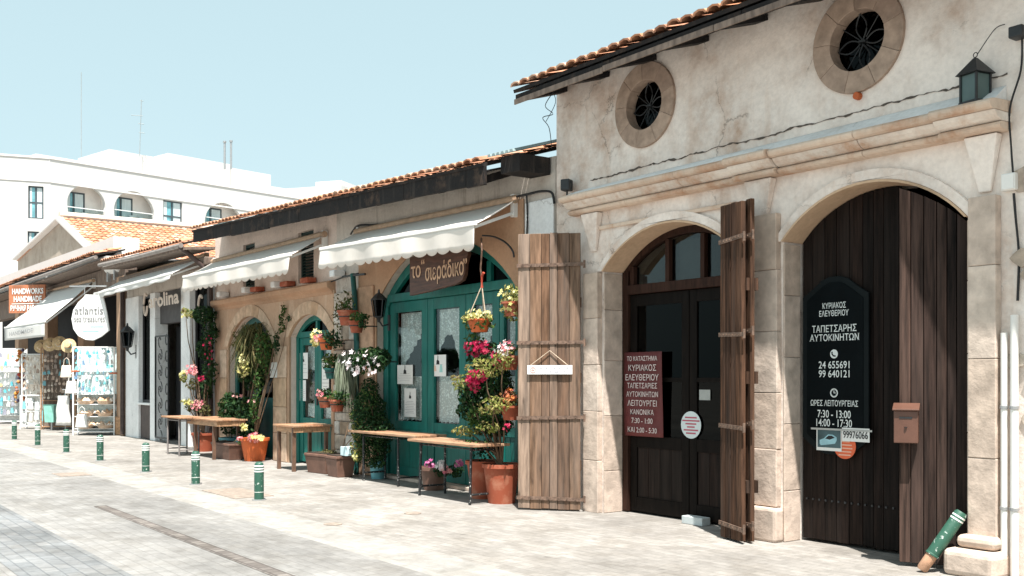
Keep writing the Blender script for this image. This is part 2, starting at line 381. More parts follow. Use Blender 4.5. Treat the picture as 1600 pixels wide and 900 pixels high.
fl_magenta = ISL('magenta_bracts', [(.44, .012, .065), (.55, .035, .11), (.32, .01, .045), (.62, .09, .15)], .6, .15, 20, trans=.3, bmp=0)
fl_pink = ISL('pink_petals', [(.75, .22, .28), (.8, .35, .35), (.82, .5, .45)], .6, .15, 20, trans=.3, bmp=0)
fl_white = ISL('white_petals', [(.82, .78, .78), (.85, .7, .72), (.85, .83, .8)], .6, .1, 20, trans=.2, bmp=0)
fl_yellow = ISL('yellow_petals', [(.75, .68, .25), (.8, .75, .42), (.65, .6, .2)], .6, .15, 20, trans=.3, bmp=0)
fl_orange = ISL('orange_petals', [(.75, .25, .08), (.8, .42, .18), (.7, .2, .15)], .6, .15, 20, trans=.3, bmp=0)
awning_m = FABRIC('off_white_awning', (.82, .77, .71), .22)
awning_w = FABRIC('white_awning', (.74, .73, .70), .2, amt=.15)
lace = LACE('lace_curtain')
glass = GLASS('door_glass', (.88, .92, .92), .05)
fan_glass = GLASS('fanlight_glass', (.55, .58, .58), .08)
glass_dark = GLASS('dark_glass', (.07, .09, .1), .02)
glass_teal = M('teal_window_glass', (.17, .40, .45), .1, .3, 2, 0, spec=.8)
lamp_glass = M('frosted_lamp_glass', (.085, .13, .125), .35, .15, 5, .05)
paper = M('white_paper', (.78, .78, .75), .8, .03, 5, .02)
ink = M('black_ink', (.02, .02, .022), .7, .1, 5, 0)
grey_ink = M('grey_ink', (.35, .35, .35), .8, .1, 5, 0)
sign_black = M('black_sign_panel', (.003, .005, .006), .6, .2, 5, .02, spec=.06)
sign_white = M('sign_lettering', (.72, .76, .74), .7, .05, 5, 0)
banner_red = M('dark_red_banner', (.115, .022, .022), .6, .15, 3, .1)
sticker_orange = M('orange_sticker', (.70, .13, .05), .6, .05, 5, 0)
sign_wood = M('brown_sign_wood', (.085, .036, .022), .5, .35, 5, .25, .004, (.8, 3, 6))
sign_letter = M('tan_hand_lettering', (.62, .40, .26), .7, .1, 8, 0)
hand_board = M('orange_brown_board', (.40, .15, .075), .7, .25, 2, .1)
dark_room = M('painted_interior_shade', (.012, .012, .013), .9, .2, 3, .1)  # near-black room colour; indoor and awning shade put into the paint
mailbox_m = M('brown_mailbox', (.115, .052, .034), .45, .15, 6, .05, spec=.5)
mint = M('mint_cloth', (.25, .55, .46), .8, .15, 8, .1)
cable_m = M('black_cable', (.015, .015, .016), .6, .1, 5, 0)
gutter_m = M('grey_gutter', (.24, .21, .19), .6, .25, 4, .15)
beam_m = M('grey_brown_beam', (.20, .15, .12), .85, .35, 5, .4, .006, (3, 3, .8))

# ================================================================== the ground
pave_m = PAVE('pale_paving_setts', (.325, .305, .28), (.27, .252, .23), (.242, .228, .208), .21, .105, 0, .6)
road_m = PAVE('grey_road_setts', (.275, .266, .252), (.24, .232, .22), (.22, .212, .20), .22, .11, 0, .65)
band_m = PAVE('smooth_pale_stone', (.325, .312, .29), (.30, .288, .268), (.275, .262, .242), .9, .5, 0, .25)
blue_m = PAVE('blue_grey_setts', (.20, .208, .212), (.25, .25, .247), (.16, .168, .173), .24, .12, 0, .9, .008)
drain_m = PAVE('dark_brown_setts', (.14, .122, .11), (.24, .215, .195), (.11, .096, .087), .12, .11, 0, 1.0, .012)
earth_m = M('pale_ground', (.28, .26, .235), .95, .2, .4, .2)
def flat(name, x0, x1, y0, y1, z, m):
    o = MB().add([(x0, y0, z), (x1, y0, z), (x1, y1, z), (x0, y1, z)], [(0, 1, 2, 3)]).build(name, m, recalc=False)
    return tag(o, kind='structure')
flat('ground', -400, 300, -300, 400, 0, earth_m)
flat('pavement', -75, 14, -3.05, .6, .004, pave_m)
flat('kerb_band', -75, 14, -3.65, -3.05, .004, band_m)
flat('road', -75, 14, -14, -3.65, .004, road_m)
flat('drain_channel', -13.3, 6, -4.70, -4.55, .008, drain_m)
flat('paver_band', -16.5, 3, -6.35, -5.6, .008, blue_m)
cover_m = M('rusty_cover', (.27, .22, .18), .8, .25, 12, .3)
for (x, y, a, b_, lb) in [(-13.65, -2.72, .62, .28, 'flat rectangular utility cover in the paving between the two nearest bollards'),
                          (-17.9, -3.9, .33, .24, 'flat brownish utility cover in the road left of the bollards')]:
    c = MB().box(x-a, x+a, y-b_, y+b_, .002, .012).build('utility_cover', cover_m, bevel=.004); tag(c, lb, 'cover')
for px, py, lb in [(520, 820, 'small round metal lid in the open paving in the foreground'), (645, 803, 'small rust brown lid in the paving in front of the long wooden table')]:
    p = gp(px, py); c = MB().lathe([(.10, .003), (.10, .011), (.085, .014)], p, 18).build('round_cover', cover_m); tag(c, lb, 'cover')

# ================================================================== the workshop (right)
A1 = (-9.10, -6.98, 2.85, 3.31); A2 = (-6.47, -4.57, 2.92, 3.36)
def notch(a, n=18): return [(a[0], 0)]+arc(a[0], a[1], a[2], a[3], n)+[(a[1], 0)]
OC = [(-8.40, 4.66), (-5.63, 4.65)]
ws = thing('workshop_building', 'white plastered stone workshop with two wide arched doorways and two round windows', 'building', (-5, 0, 0))
X0, X1 = -10.0, 2.5; ZT = 5.22
mb = MB(); mb.prism([(X0, 0)]+notch(A1)+notch(A2)+[(X1, 0), (X1, ZT), (X0, ZT)], 0, .62, [circ(x, z, .31) for x, z in OC])
mb.build('front_wall', plaster, ws)
mb = MB(); mb.add([(X0, .625, 0), (X0+.3, .625, 0), (X0+.3, 8, 0), (X0, 8, 0), (X0, .625, ZT), (X0+.3, .625, ZT), (X0+.3, 8, ZT), (X0, 8, ZT), (X0, 4.2, 6.75), (X0+.3, 4.2, 6.75)],
       [(0, 3, 7, 8, 4), (1, 5, 9, 6, 2), (0, 4, 5, 1), (2, 6, 7, 3), (4, 8, 9, 5), (8, 7, 6, 9)])
mb.build('side_wall', plaster2, ws)
MB().box(X1-.3, X1, .625, 8, 0, ZT).build('side_wall', plaster2, ws)
MB().box(X0+.31, X1-.31, 7.7, 8, 0, ZT).build('back_wall', plaster2, ws)
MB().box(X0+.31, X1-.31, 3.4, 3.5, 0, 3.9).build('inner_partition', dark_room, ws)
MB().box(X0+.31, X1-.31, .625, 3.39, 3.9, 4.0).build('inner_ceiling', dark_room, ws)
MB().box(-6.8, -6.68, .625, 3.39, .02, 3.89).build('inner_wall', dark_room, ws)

def tile_roof(name, o, ex, up, L, W, parent, rows=None, cw=.21, rl=.36, n=4, base_drop=.012, sheet=True):
    """barrel tiles on the plane o + ex*L + up*W (up points up the slope)"""
    o, ex, up = Vector(o), Vector(ex).normalized(), Vector(up).normalized(); nr = ex.cross(up)
    mb = MB(); nc = int(L/cw); cw = L/nc; nr_ = int(W/rl) if rows is None else rows; r_ = random.Random(5)
    for j in range(nr_):
        for i in range(nc):
            c = o+ex*(i+.5)*cw+up*(j*rl-.03)+nr*(.012*r_.random())+ex*.012*(r_.random()-.5)
            vs = []
            for t, (ra, lift) in enumerate(((cw*.53, .030), (cw*.43, .0))):
                for k in range(n+1):
                    a = math.pi*k/n
                    vs.append(c+up*(rl*1.14*t)+ex*(-ra*math.cos(a))+nr*(ra*.5*math.sin(a)+lift*.7))
            m_ = n+1
            fs = [(k, k+1, m_+k+1, m_+k) for k in range(n)]
            # thickness of the tile's lower lip
            q = len(vs)
            for k in range(n+1):
                a = math.pi*k/n; ra = cw*.53-.022
                vs.append(c+ex*(-ra*math.cos(a))+nr*(ra*.5*math.sin(a)+.012))
            fs += [(k, q+k, q+k+1, k+1) for k in range(n)]
            mb.add(vs, fs)
    if sheet:
        tl = mb.build(name, tile_m, parent, recalc=False); mb = MB()
        a = o-nr*base_drop; mb.add([a, a+ex*L, a+ex*L+up*W, a+up*W, a-nr*.04, a+ex*L-nr*.04, a+ex*L+up*W-nr*.04, a+up*W-nr*.04],
                       [(0, 3, 2, 1), (4, 5, 6, 7), (0, 1, 5, 4), (1, 2, 6, 5), (2, 3, 7, 6), (3, 0, 4, 7)])
        mb.build('roof_deck', fascia_m, parent); return tl
    return mb.build(name, tile_m, parent, recalc=False)
EW = .66
tile_roof('roof', (X0+.02, -EW-.03, 5.085), (1, 0, 0), (0, math.cos(R(20)), math.sin(R(20))), X1-X0+.02, 5.2, ws, cw=.175)
MB().add([(X0-.06, 4.23, 6.82), (X1+.04, 4.23, 6.82), (X1+.04, 8.3, 5.1), (X0-.06, 8.3, 5.1), (X0-.06, 4.23, 6.76), (X1+.04, 4.23, 6.76), (X1+.04, 8.3, 5.04), (X0-.06, 8.3, 5.04)],
         [(0, 1, 2, 3), (4, 7, 6, 5), (0, 4, 5, 1), (2, 6, 7, 3)]).build('back_roof', tile_m, ws)
mb = MB(); rr = random.Random(3)
x = X0+.03
while x < X1:                                        # fascia boards, butted with small steps
    L = min(1.5+rr.random()*.9, X1-x)
    d = rr.uniform(-.012, .012)
    mb.box(x, x+L-.006, -EW, -EW+.035, 4.925+d, 5.02); x += L
mb.build('fascia_board', fascia_m, ws, bevel=.006)
def slope(x0, x1, ya, yb, za, zb, th): return [(x0, ya, za), (x1, ya, za), (x1, yb, zb), (x0, yb, zb), (x0, ya, za+th), (x1, ya, za+th), (x1, yb, zb+th), (x0, yb, zb+th)]
MB().hexa(slope(X0+.03, X1, -EW+.045, -.004, 4.975, 5.195, .02)).build('soffit', fascia_m, ws)
x = X0+.06
while x < X1-.3:
    MB().hexa(slope(x, x+.16, -EW+.045, -.004, 4.935, 5.125, .06)).build('rafter_end', fascia_m, ws); x += .78
mb = MB(); x = X0+.03
while x < X1:
    L = min(rr.uniform(1.1, 1.9), X1-x); d = rr.uniform(-.008, .008); mb.box(x, x+L-.008, -EW-.022, -EW-.003, 4.90+d, 4.965+d); x += L
mb.build('eaves_board', beam_m, ws, bevel=.005)

# round windows: stone ring, recess, grille
for k, (x, z) in enumerate(OC):
    wn = None
    mb = MB(); nseg = 9
    for i in range(nseg):
        a0 = 2*math.pi*i/nseg+.25; a1 = 2*math.pi*(i+1)/nseg+.25-.006
        pts = [(x+.285*math.cos(a0+(a1-a0)*t/5), z+.275*math.sin(a0+(a1-a0)*t/5)) for t in range(6)]
        po = [(x+.475*math.cos(a0+(a1-a0)*t/5), z+.475*math.sin(a0+(a1-a0)*t/5)) for t in range(6)]
        mb.prism(pts+po[::-1], -.035, .11)
    wn = mb.build('round_window', brown_ring, ws, bevel=.006)
    MB().prism(circ(x, z, .29), .115, .122).build('pane', glass_dark, wn)
    g = MB()
    for i in range(4):                                # petals
        a = math.pi/2*i+.12
        for sgn in (-1, 1):
            pts = []
            for t in range(9):
                q = t/8; rr_ = .02+.245*q; off = sgn*.055*math.sin(math.pi*q)
                pts.append((x+rr_*math.cos(a)-off*math.sin(a), .07, z+rr_*math.sin(a)+off*math.cos(a)))
            g.tube(pts, .008, 5)
        a += math.pi/4
        g.tube([(x+.05*math.cos(a), .07, z+.05*math.sin(a)), (x+.265*math.cos(a), .07, z+.265*math.sin(a))], .006, 5)
    g.lathe([(.0, 0), (.045, 0), (.045, .02), (0, .02)], (x, .07, z-.01), 10)
    g.build('iron_grille', black_metal, wn)
MB().box(OC[0][0]-.5, OC[0][0]+.5, .23, .3, 4.3, 5.05).build('shade_backing', dark_room, ws)  # near-black board; shade of the window recess put into its colour
MB().box(OC[1][0]-.5, OC[1][0]+.5, .23, .3, 4.3, 5.05).build('shade_backing', dark_room, ws)

# cornice: profile swept along X with a step over the middle pilaster
def cornice(mb, x0, x1, prof, y=0.0, ends=True):
    n = len(prof); vs = [(x0, y-a, b) for a, b in prof]+[(x1, y-a, b) for a, b in prof]
    mb.add(vs, [(i, (i+1) % n, n+(i+1) % n, n+i) for i in range(n)]+[tuple(range(n))[::-1], tuple(range(n, 2*n))])
CPS = [('cornice_lower_roll', [(-.003, 3.50), (.09, 3.50), (.125, 3.515), (.14, 3.54), (.13, 3.565), (.10, 3.58), (-.003, 3.58)], 'r'),
       ('cornice_face', [(-.003, 3.583), (.11, 3.583), (.15, 3.60), (.19, 3.635), (.215, 3.675), (-.003, 3.675)], 'w'),
       ('cornice_top_roll', [(-.003, 3.678), (.235, 3.678), (.265, 3.69), (.28, 3.715), (.285, 3.745), (.265, 3.77), (.20, 3.785), (-.003, 3.80)], 'r')]
cornice_m = PLASTER('stained_stone_cornice', (.68, .54, .43), (.42, .20, .10), (.46, .24, .13), 1.1, False, drip=.8)
cornice_w = PLASTER('stained_pale_cornice', (.78, .70, .62), (.46, .25, .14), (.50, .29, .17), 1.1, False, drip=.7)
for nm, pr, kd in CPS:
    pr = [(a, 3.79-(3.79-b)*.8) for a, b in pr]
    mb = MB(); xs = [-9.62, -8.6, -7.7, -6.98]; p2 = [(a+.045 if a > 0 else a, b) for a, b in pr]
    for a, b in zip(xs, xs[1:]): cornice(mb, a, b-.003, pr)
    cornice(mb, -6.975, -6.45, p2)
    for a, b in ((-6.445, -5.5), (-5.497, -4.75)): cornice(mb, a, b-.003, pr)
    cornice(mb, -4.748, -4.22, p2)
    mb.build(nm, cornice_m if kd == 'r' else cornice_w, ws, bevel=.006)
mb = MB()
mb.add([(-9.6, -.20, 3.788), (-4.26, -.20, 3.788), (-4.26, -.004, 3.93), (-9.6, -.004, 3.87), (-9.6, -.004, 3.785), (-4.26, -.004, 3.785)], [(0, 1, 2, 3), (0, 4, 5, 1), (0, 3, 4), (1, 5, 2), (2, 5, 4, 3)])
mb.build('sloped_ledge', ledge, ws)
# ragged crack line above the ledge
mb = MB(); rr = random.Random(9); lo_, hi_ = [], []; x = -9.35; zj = 0
while x < -4.25:                                     # one ragged line, thick and thin by turns
    zj = .8*zj+rr.uniform(-.009, .009); z = 3.965+.055*(x+9.3)/5+zj; th = max(.001, rr.gauss(.0035, .0045))*(1.6 if -8.7 < x < -8.1 else 1)
    lo_.append((x, z-th)); hi_.append((x, z+th)); x += rr.uniform(.02, .05)
mb.prism(lo_+hi_[::-1], -.010, -.002)
mb.build('crumbled_edge', M('dark_crumbled_mortar', (.10, .08, .065), .95, .4, 30, .6), ws)
MB().box(-9.42, -7.06, -.035, -.003, 3.345, 3.39).build('string_course', cornice_m, ws, bevel=.01)
# pilasters of cut blocks
def blocks_mb(x0, x1, y0, y1, zs, rs, gap=.003):
    mb = MB()
    for a, b in zip(zs, zs[1:]):
        j = rs.uniform(-.005, .005); mb.box(x0-j, x1+j, y0+j, y1, a+gap, b)
    return mb
rs = random.Random(4)
blocks_mb(-9.40, -9.13, -.075, -.003, [0, .62, 1.2, 1.75, 2.3, 2.84], rs).build('left_pilaster', blocks, ws, bevel=.007)
blocks_mb(-6.93, -6.50, -.075, -.003, [.34, .9, 1.45, 2.05, 2.65, 3.2], rs).build('middle_pilaster', blocks, ws, bevel=.007)
MB().box(-6.96, -6.46, -.14, -.003, 0, .335).build('pilaster_base', blocks, ws, bevel=.03)
blocks_mb(-4.54, -4.30, -.09, -.003, [.30, .95, 1.75, 2.5, 3.06], rs).build('right_pilaster', blocks, ws, bevel=.007)
b1 = MB(); b1.box(-4.66, -4.22, -.27, -.003, 0, .22); b1.box(-4.60, -4.26, -.18, -.003, .224, .33)
b1.build('pilaster_base', blocks, ws, bevel=.05, seg=3)
# stone reveals inside the arches (jambs and soffits)
for a in (A1, A2):
    for x, s in ((a[0], 1), (a[1], -1)):
        mb = MB()
        zs = [.006, .5, 1.15, 1.8, 2.4, a[2]-.02]
        for z0, z1 in zip(zs, zs[1:]):
            mb.box(min(x, x+s*.02), max(x, x+s*.02), -.01, .27 if a is A1 else .23, z0, z1-.004)
        mb.build('stone_reveal', blocks, ws, bevel=.006)
soffit = PLASTER('tan_arch_soffit', (.60, .42, .28), (.40, .22, .12), (.45, .3, .2), .6, False, drip=.4)
for a in (A1, A2):
    mb = MB(); p = arc(a[0], a[1], a[2], a[3], 20); q = arc(a[0]+.022, a[1]-.022, a[2], a[3]-.022, 20)
    mb.prism(p+q[::-1], -.05, .30); mb.build('arch_soffit', soffit, ws)
    mb = MB(); ring_arch(mb, a[0]-.001, a[1]+.001, a[2], a[3]+.001, .10, -.04, -.003, 20); mb.build('arch_band', plaster, ws, bevel=.008)
# wedge corbels under the cornice
for x, w_ in ((-9.27, .15), (-6.72, .17), (-4.43, .14)):
    mb = MB(); zb = 3.10
    mb.hexa([(x-.05, -.03, zb), (x+.05, -.03, zb), (x+.05, -.003, zb), (x-.05, -.003, zb), (x-w_, -.10, 3.55), (x+w_, -.10, 3.55), (x+w_, -.003, 3.55), (x-w_, -.003, 3.55)])
    mb.build('corbel', plaster, ws, bevel=.01)
# rubble showing at the right where the render has fallen
mb = MB(); rs = random.Random(8)
for i in range(46):
    z = rs.uniform(.1, 4.1); x = rs.uniform(-4.16, -2.8)
    s = rs.uniform(.06, .16)
    vs = [(x+s*math.cos(a)*rs.uniform(.7, 1.25), z+s*.7*math.sin(a)*rs.uniform(.7, 1.25)) for a in [k*math.pi/4 for k in range(8)]]
    mb.prism(vs, -.012-rs.random()*.02, -.002)
mb.build('exposed_rubble', rubble, ws, bevel=.012)

# ---------- planked shutters (bi-fold leaves, iron straps)
def planked(name, label, p0, p1, z0, z1, mat, n, th=.045, sm=strap_iron, strap_z=(.15, 1.12, 2.02, 2.95), side=-1, hinge=1, group=None, cat='shutter', straps=True, seed=1, top=None):
    """p0 free end, p1 hinge end on the ground plan; side: which way the strapped face looks"""
    p0, p1 = Vector((p0[0], p0[1], 0)), Vector((p1[0], p1[1], 0)); d = (p1-p0); L = d.length; d.normalize(); nr = Vector((d.y, -d.x, 0))
    if nr.y > 0: nr = -nr
    t = thing(name, label, cat, (p1.x, p1.y, 0), 0, group); rs = random.Random(seed); mb = MB(); x = 0
    ws_ = [rs.uniform(.8, 1.25) for _ in range(n)]; tot = sum(ws_)
    for k in range(n):
        w_ = ws_[k]/tot*L; c = p0+d*(x+w_/2)
        zt = (top(x/L), top((x+w_)/L)) if top else (z1+rs.uniform(-.006, .006),)*2
        j = rs.uniform(0, .006); a = p0+d*(x+.003)+nr*j; b = p0+d*(x+w_-.003)+nr*j; bk = -nr*th
        zb = z0+rs.uniform(0, .012); Z = lambda v, z: Vector((v.x, v.y, z))
        mb.hexa([Z(a, zb), Z(b, zb), Z(b+bk, zb), Z(a+bk, zb), Z(a, zt[0]), Z(b, zt[1]), Z(b+bk, zt[1]), Z(a+bk, zt[0])]); x += w_
    mb.build('planks', mat, t, bevel=.004)
    if straps:
        for z in strap_z:
            s = MB(); tilt = rs.uniform(-.012, .012)
            s.bar(p0+nr*.012+Vector((0, 0, z-tilt))-d*.012, p1+nr*.012+d*.05+Vector((0, 0, z+tilt)), .012, .042, (0, 0, 1))
            for k in range(7):
                q = p0+d*(L*(k+.5)/7)+nr*.02+Vector((0, 0, z+tilt*(k-3)/3.5)); s.ob(q, d*.007, nr*.008, Vector((0, 0, .007)))
            s.tube([p1+d*.05+nr*.008+Vector((0, 0, z-.045)), p1+d*.05+nr*.008+Vector((0, 0, z+.045))], .014, 8)
            s.build('iron_strap', sm, t)
        s = MB()
        for z in (.55, 1.6, 2.5): s.bar(p0-nr*(th+.02)+Vector((0, 0, z)), p1-nr*(th+.02)+Vector((0, 0, z)), .035, .12)
        s.build('ledger', mat, t)
    return t
planked('door_shutter', 'sun bleached plank shutter swung open beside the potted bougainvillea', (-9.945, -.64), (-9.36, -.15), .02, 3.33, wood_grey, 6, seed=2)
planked('door_shutter', 'narrow dark brown plank shutter folded against the pillar between the two arches', (-7.0, -.31), (-6.62, -.43), .02, 3.30, wood_brown, 4, seed=5)
planked('door_shutter', 'back leaf of the folded brown shutter, behind the narrow front leaf at the middle pillar', (-6.968, -.225), (-6.585, -.345), .02, 3.32, wood_brown, 4, seed=7, strap_z=(.18, 1.15, 2.05, 2.97))

# ---------- right arch: dark plank door leaves
def archtop(a, xa, xb, dz): 
    h = (a[1]-a[0])/2; r_ = a[3]-a[2]; rad = (h*h+r_*r_)/(2*r_); cx = (a[0]+a[1])/2; cz = a[3]-rad
    return lambda t: cz+math.sqrt(max(.01, rad*rad-min(rad*rad, (xa+(xb-xa)*t-cx)**2)))-dz
dl = planked('plank_door', 'black stained plank door leaf closed in the right arch behind the black shop sign', (-6.44, .25), (-5.38, .25), .03, 3.3, wood_black, 8, seed=3, straps=False, cat='door', top=archtop(A2, -6.44, -5.38, .03))
mb = MB()
for k in range(14): mb.ob((-6.38+k*.073, .243, .42), (.009, 0, 0), (0, .012, 0), (0, 0, .009))
mb.build('nail_row', black_metal, dl)
dr_ = planked('plank_door', 'dark streaked plank door leaf standing ajar in the right arch with a mailbox on it', (-5.07, -.23), (-4.60, .03), .03, 3.2, ISL('streaked_dark_planks', [(.022, .014, .012), (.085, .05, .038), (.012, .009, .008), (.055, .033, .026), (.035, .022, .018)], .7, .9, 5, (6, 6, .3), .5, .005, knots=(.01, .007, .006), grey=(.07, .052, .045)), 6, seed=12, straps=False, cat='door', top=archtop(A2, -5.07, -4.60, .07))
# ---------- the black sign on the door
sg = thing('shop_sign', 'tall black sign with white Greek lettering, phone and clock symbols on the dark door', 'sign', (-6.03, .2, .87))
xl, xr = -6.40, -5.66; ym = .225
def signshape(x0, x1, zt, zs, zb0, zb): 
    m_ = (x0+x1)/2; w_ = x1-x0
    return [(x0, zb0), (x0+w_*.22, zb+.03), (x0+w_*.36, zb), (x1-w_*.36, zb), (x1-w_*.22, zb+.03), (x1, zb0), (x1, zs), (x1-w_*.15, zs+.07), (x1-w_*.3, zt-.03), (m_+.06, zt), (m_-.06, zt), (x0+w_*.3, zt-.03), (x0+w_*.15, zs+.07), (x0, zs)]
MB().prism(signshape(xl, xr, 2.56, 2.38, 1.02, .87), .195, ym).build('frame', M('dark_grey_frame', (.008, .011, .012), .6, .1, 5, 0, spec=.08), sg, bevel=.006)
MB().prism(signshape(xl+.055, xr-.055, 2.505, 2.34, 1.06, .925), .189, .1945).build('panel', sign_black, sg)
xc = (xl+xr)/2; ex, ez = (1, 0, 0), (0, 0, 1); yl = .1885
def sline(t, py, wpx, hpx, bold=.012): 
    z = wz(1305, py, yl); sc_ = (wp(1305, 0, yl)-CAM).dot(FW)/1600
    lettering(t, (xc, yl, z), ex, ez, wpx*sc_/.985*1.08, hpx*sc_, sign_white, sg, bold=bold*.5, serif=not t[0].isdigit())
for a in [('ΚΥΡΙΑΚΟΣ', 477, 40, 9.5), ('ΕΛΕΥΘΕΡΙΟΥ', 489, 50, 9.5), ('ΤΑΠΕΤΣΑΡΗΣ', 513, 75, 11), ('ΑΥΤΟΚΙΝΗΤΩΝ', 527, 84, 11), ('24 655691', 570, 52, 11.5), ('99 640121', 584, 52, 11.5),
          ('ΩΡΕΣ ΛΕΙΤΟΥΡΓΕΙΑΣ', 630, 80, 9.5), ('7:30 - 13:00', 647, 56, 12), ('14:00 - 17:30', 661, 60, 12)]: sline(*a)
k = (wp(1305, 0, yl)-CAM).dot(FW)/1600
zp = wz(1305, 553, yl); MB().prism(circ(xc, zp, 7*k, 24), yl-.003, yl+.001).build('phone_symbol', sign_white, sg)
mb = MB(); 
pts = [(xc-3.4*k+6.0*k*0, yl-.0045, zp+3.5*k), (xc-3.2*k, yl-.0045, zp-.2*k), (xc-.5*k, yl-.0045, zp-3.0*k), (xc+3.2*k, yl-.0045, zp-3.4*k)]
mb.tube(pts, 1.1*k, 5); mb.build('handset', sign_black, sg)
zp = wz(1305, 614, yl); MB().prism(circ(xc, zp, 7*k, 24), yl-.003, yl+.001, [circ(xc, zp, 5.6*k, 24)]).build('clock_symbol', sign_white, sg)
mb = MB(); mb.bar((xc, yl-.002, zp), (xc, yl-.002, zp+4*k), .004, 1.1*k, (1, 0, 0)); mb.bar((xc, yl-.002, zp), (xc+3*k, yl-.002, zp), .004, 1.1*k)
for i in range(12):
    a = i*math.pi/6; mb.ob((xc+4.9*k*math.cos(a), yl-.002, zp+4.9*k*math.sin(a)), (.4*k, 0, 0), (0, .002, 0), (0, 0, .4*k))
mb.build('clock_hands', sign_white, sg)
# stickers on the sign
def disc(name, c, r, mat, parent=None, th=.003, n=28): return MB().prism(circ(c[0], c[2], r, n), c[1]-th, c[1]).build(name, mat, parent)
so_ = thing('round_sticker', 'round orange sticker at the foot of the black sign', 'sticker', (xc+.1, .18, .95))
zc = wz(1320, 697, .185); xs_ = wx(1320, .185); disc('disc', (xs_, .186, zc), 20*k, sticker_orange, so_)
for i, wd in enumerate((18, 26, 28, 24, 22)): MB().box(xs_-wd*k/2, xs_+wd*k/2, .1815, .1825, zc+(7-5.2*i)*k-1.0*k, zc+(7-5.2*i)*k+1.0*k).build('text_line', M('pale_orange_ink', (.75, .42, .3), .8, .05, 5, 0), so_)
st = thing('taped_picture', 'small taped car picture with a phone number strip at the foot of the black sign', 'sticker', (xc, .17, 1.0))
def P(px, py, y): return wp(px, py, y)
a, b = P(1276, 703, .178), P(1315, 671, .178)
MB().box(a.x, b.x, .176, .179, a.z, b.z).build('card', paper, st)
MB().box(a.x+.012, b.x-.008, .1745, .1755, a.z+.03, b.z-.012).build('photo', M('dark_photo', (.05, .09, .10), .4, .4, 6, 0), st)
m_x = (a.x+b.x)/2; m_z = (a.z+b.z)/2; s_ = (b.x-a.x)/2
car = [(-.8, -.35), (-.7, -.5), (.55, -.3), (.72, .0), (.7, .25), (.35, .45), (-.05, .45), (-.4, .12), (-.8, -.05)]
MB().prism([(m_x+s_*.9*u, m_z+s_*.8*v) for u, v in car], .172, .1735).build('car_shape', M('pale_blue_car', (.30, .52, .58), .4, .15, 9, 0), st)
MB().prism([(m_x+s_*.9*u, m_z+s_*.8*v) for u, v in [(-.3, .1), (.0, .36), (.3, .36), (.55, .2), (.1, .02)]], .1705, .1715).build('car_glass', ink, st)
a2, b2 = P(1316, 689, .178), P(1359, 670, .178)
MB().box(a2.x, b2.x, .174, .177, a2.z, b2.z).build('number_card', paper, st)
lettering('99976066', ((a2.x+b2.x)/2, .1738, (a2.z+b2.z)/2), ex, ez, (b2.x-a2.x)*.9, (b2.z-a2.z)*.55, ink, st, bold=.01)
MB().box(a.x-.06, b2.x+.03, .1695, .1705, b.z-.012, b.z+.006).build('clear_tape', M('clear_tape', (.42, .42, .40), .3, .1, 5, 0), st)
# ---------- mailbox on the ajar leaf
mbx = thing('mailbox', 'small brown metal mailbox with sloped lid on the ajar door', 'mailbox', (-5.09, -.3, 1.0))
pa = wp(1416, 692, -.27); d = Vector((.47, .26, 0)).normalized(); nrm = Vector((d.y, -d.x, 0)); c = Vector((pa.x, pa.y, 0))
def ORI(c, d, nrm): return Matrix(((d.x, -nrm.x, 0, c.x), (d.y, -nrm.y, 0, c.y), (0, 0, 1, c.z), (0, 0, 0, 1)))
mm = ORI(Vector((pa.x, pa.y, pa.z)), d, nrm)
mb = MB(mm); mb.box(-.095, .095, -.05, .06, 0, .27); mb.build('body', mailbox_m, mbx, bevel=.006)
mb = MB(mm); mb.hexa([(-.105, -.075, .272), (.105, -.075, .272), (.105, .06, .272), (-.105, .06, .272), (-.105, -.075, .285), (.105, -.075, .285), (.105, .06, .335), (-.105, .06, .335)]); mb.build('lid', mailbox_m, mbx, bevel=.004)
mb = MB(mm); mb.box(-.05, .05, -.054, -.0505, .205, .22); mb.lathe([(0, 0), (.012, 0), (.012, .006), (0, .006)], (0, -.056, .13), 8); mb.build('slot', black_metal, mbx)

# ---------- left arch: glazed dark wood doors
g = thing('glazed_door', 'dark wooden double door with fanlight and glass panes inside the left arch', 'door', (-8.04, .3, 0))
y0, y1 = .28, .36
zt = 2.64
mb = MB(); p = arc(A1[0]+.024, A1[1]-.024, A1[2], A1[3]-.024, 18); q = arc(A1[0]+.10, A1[1]-.10, A1[2]-.01, A1[3]-.10, 18)
mb.prism(p+q[::-1], y0, y1)
mb.box(A1[0]+.024, A1[0]+.12, y0-.015, y1, .02, A1[2]); mb.box(A1[1]-.12, A1[1]-.024, y0-.015, y1, .02, A1[2])
mb.build('door_frame', frame_wood, g, bevel=.004)
MB().box(A1[0]+.12, A1[1]-.12, y0-.03, y1, zt-.06, zt+.05).build('transom', frame_wood, g, bevel=.006)
mul = [wx(p_, .30) for p_ in (990, 1045, 1100)]
for x in mul: 
    zt2 = archtop(A1, x, x, .11)(0); MB().box(x-.03, x+.03, y0-.01, y1, zt+.051, zt2).build('mullion', frame_wood, g, bevel=.004)
MB().prism([(A1[0]+.11, zt+.06)]+arc(A1[0]+.11, A1[1]-.11, A1[2]-.02, A1[3]-.11, 14)+[(A1[1]-.11, zt+.06)], .325, .331).build('fanlight_pane', fan_glass, g)
xm = -8.02
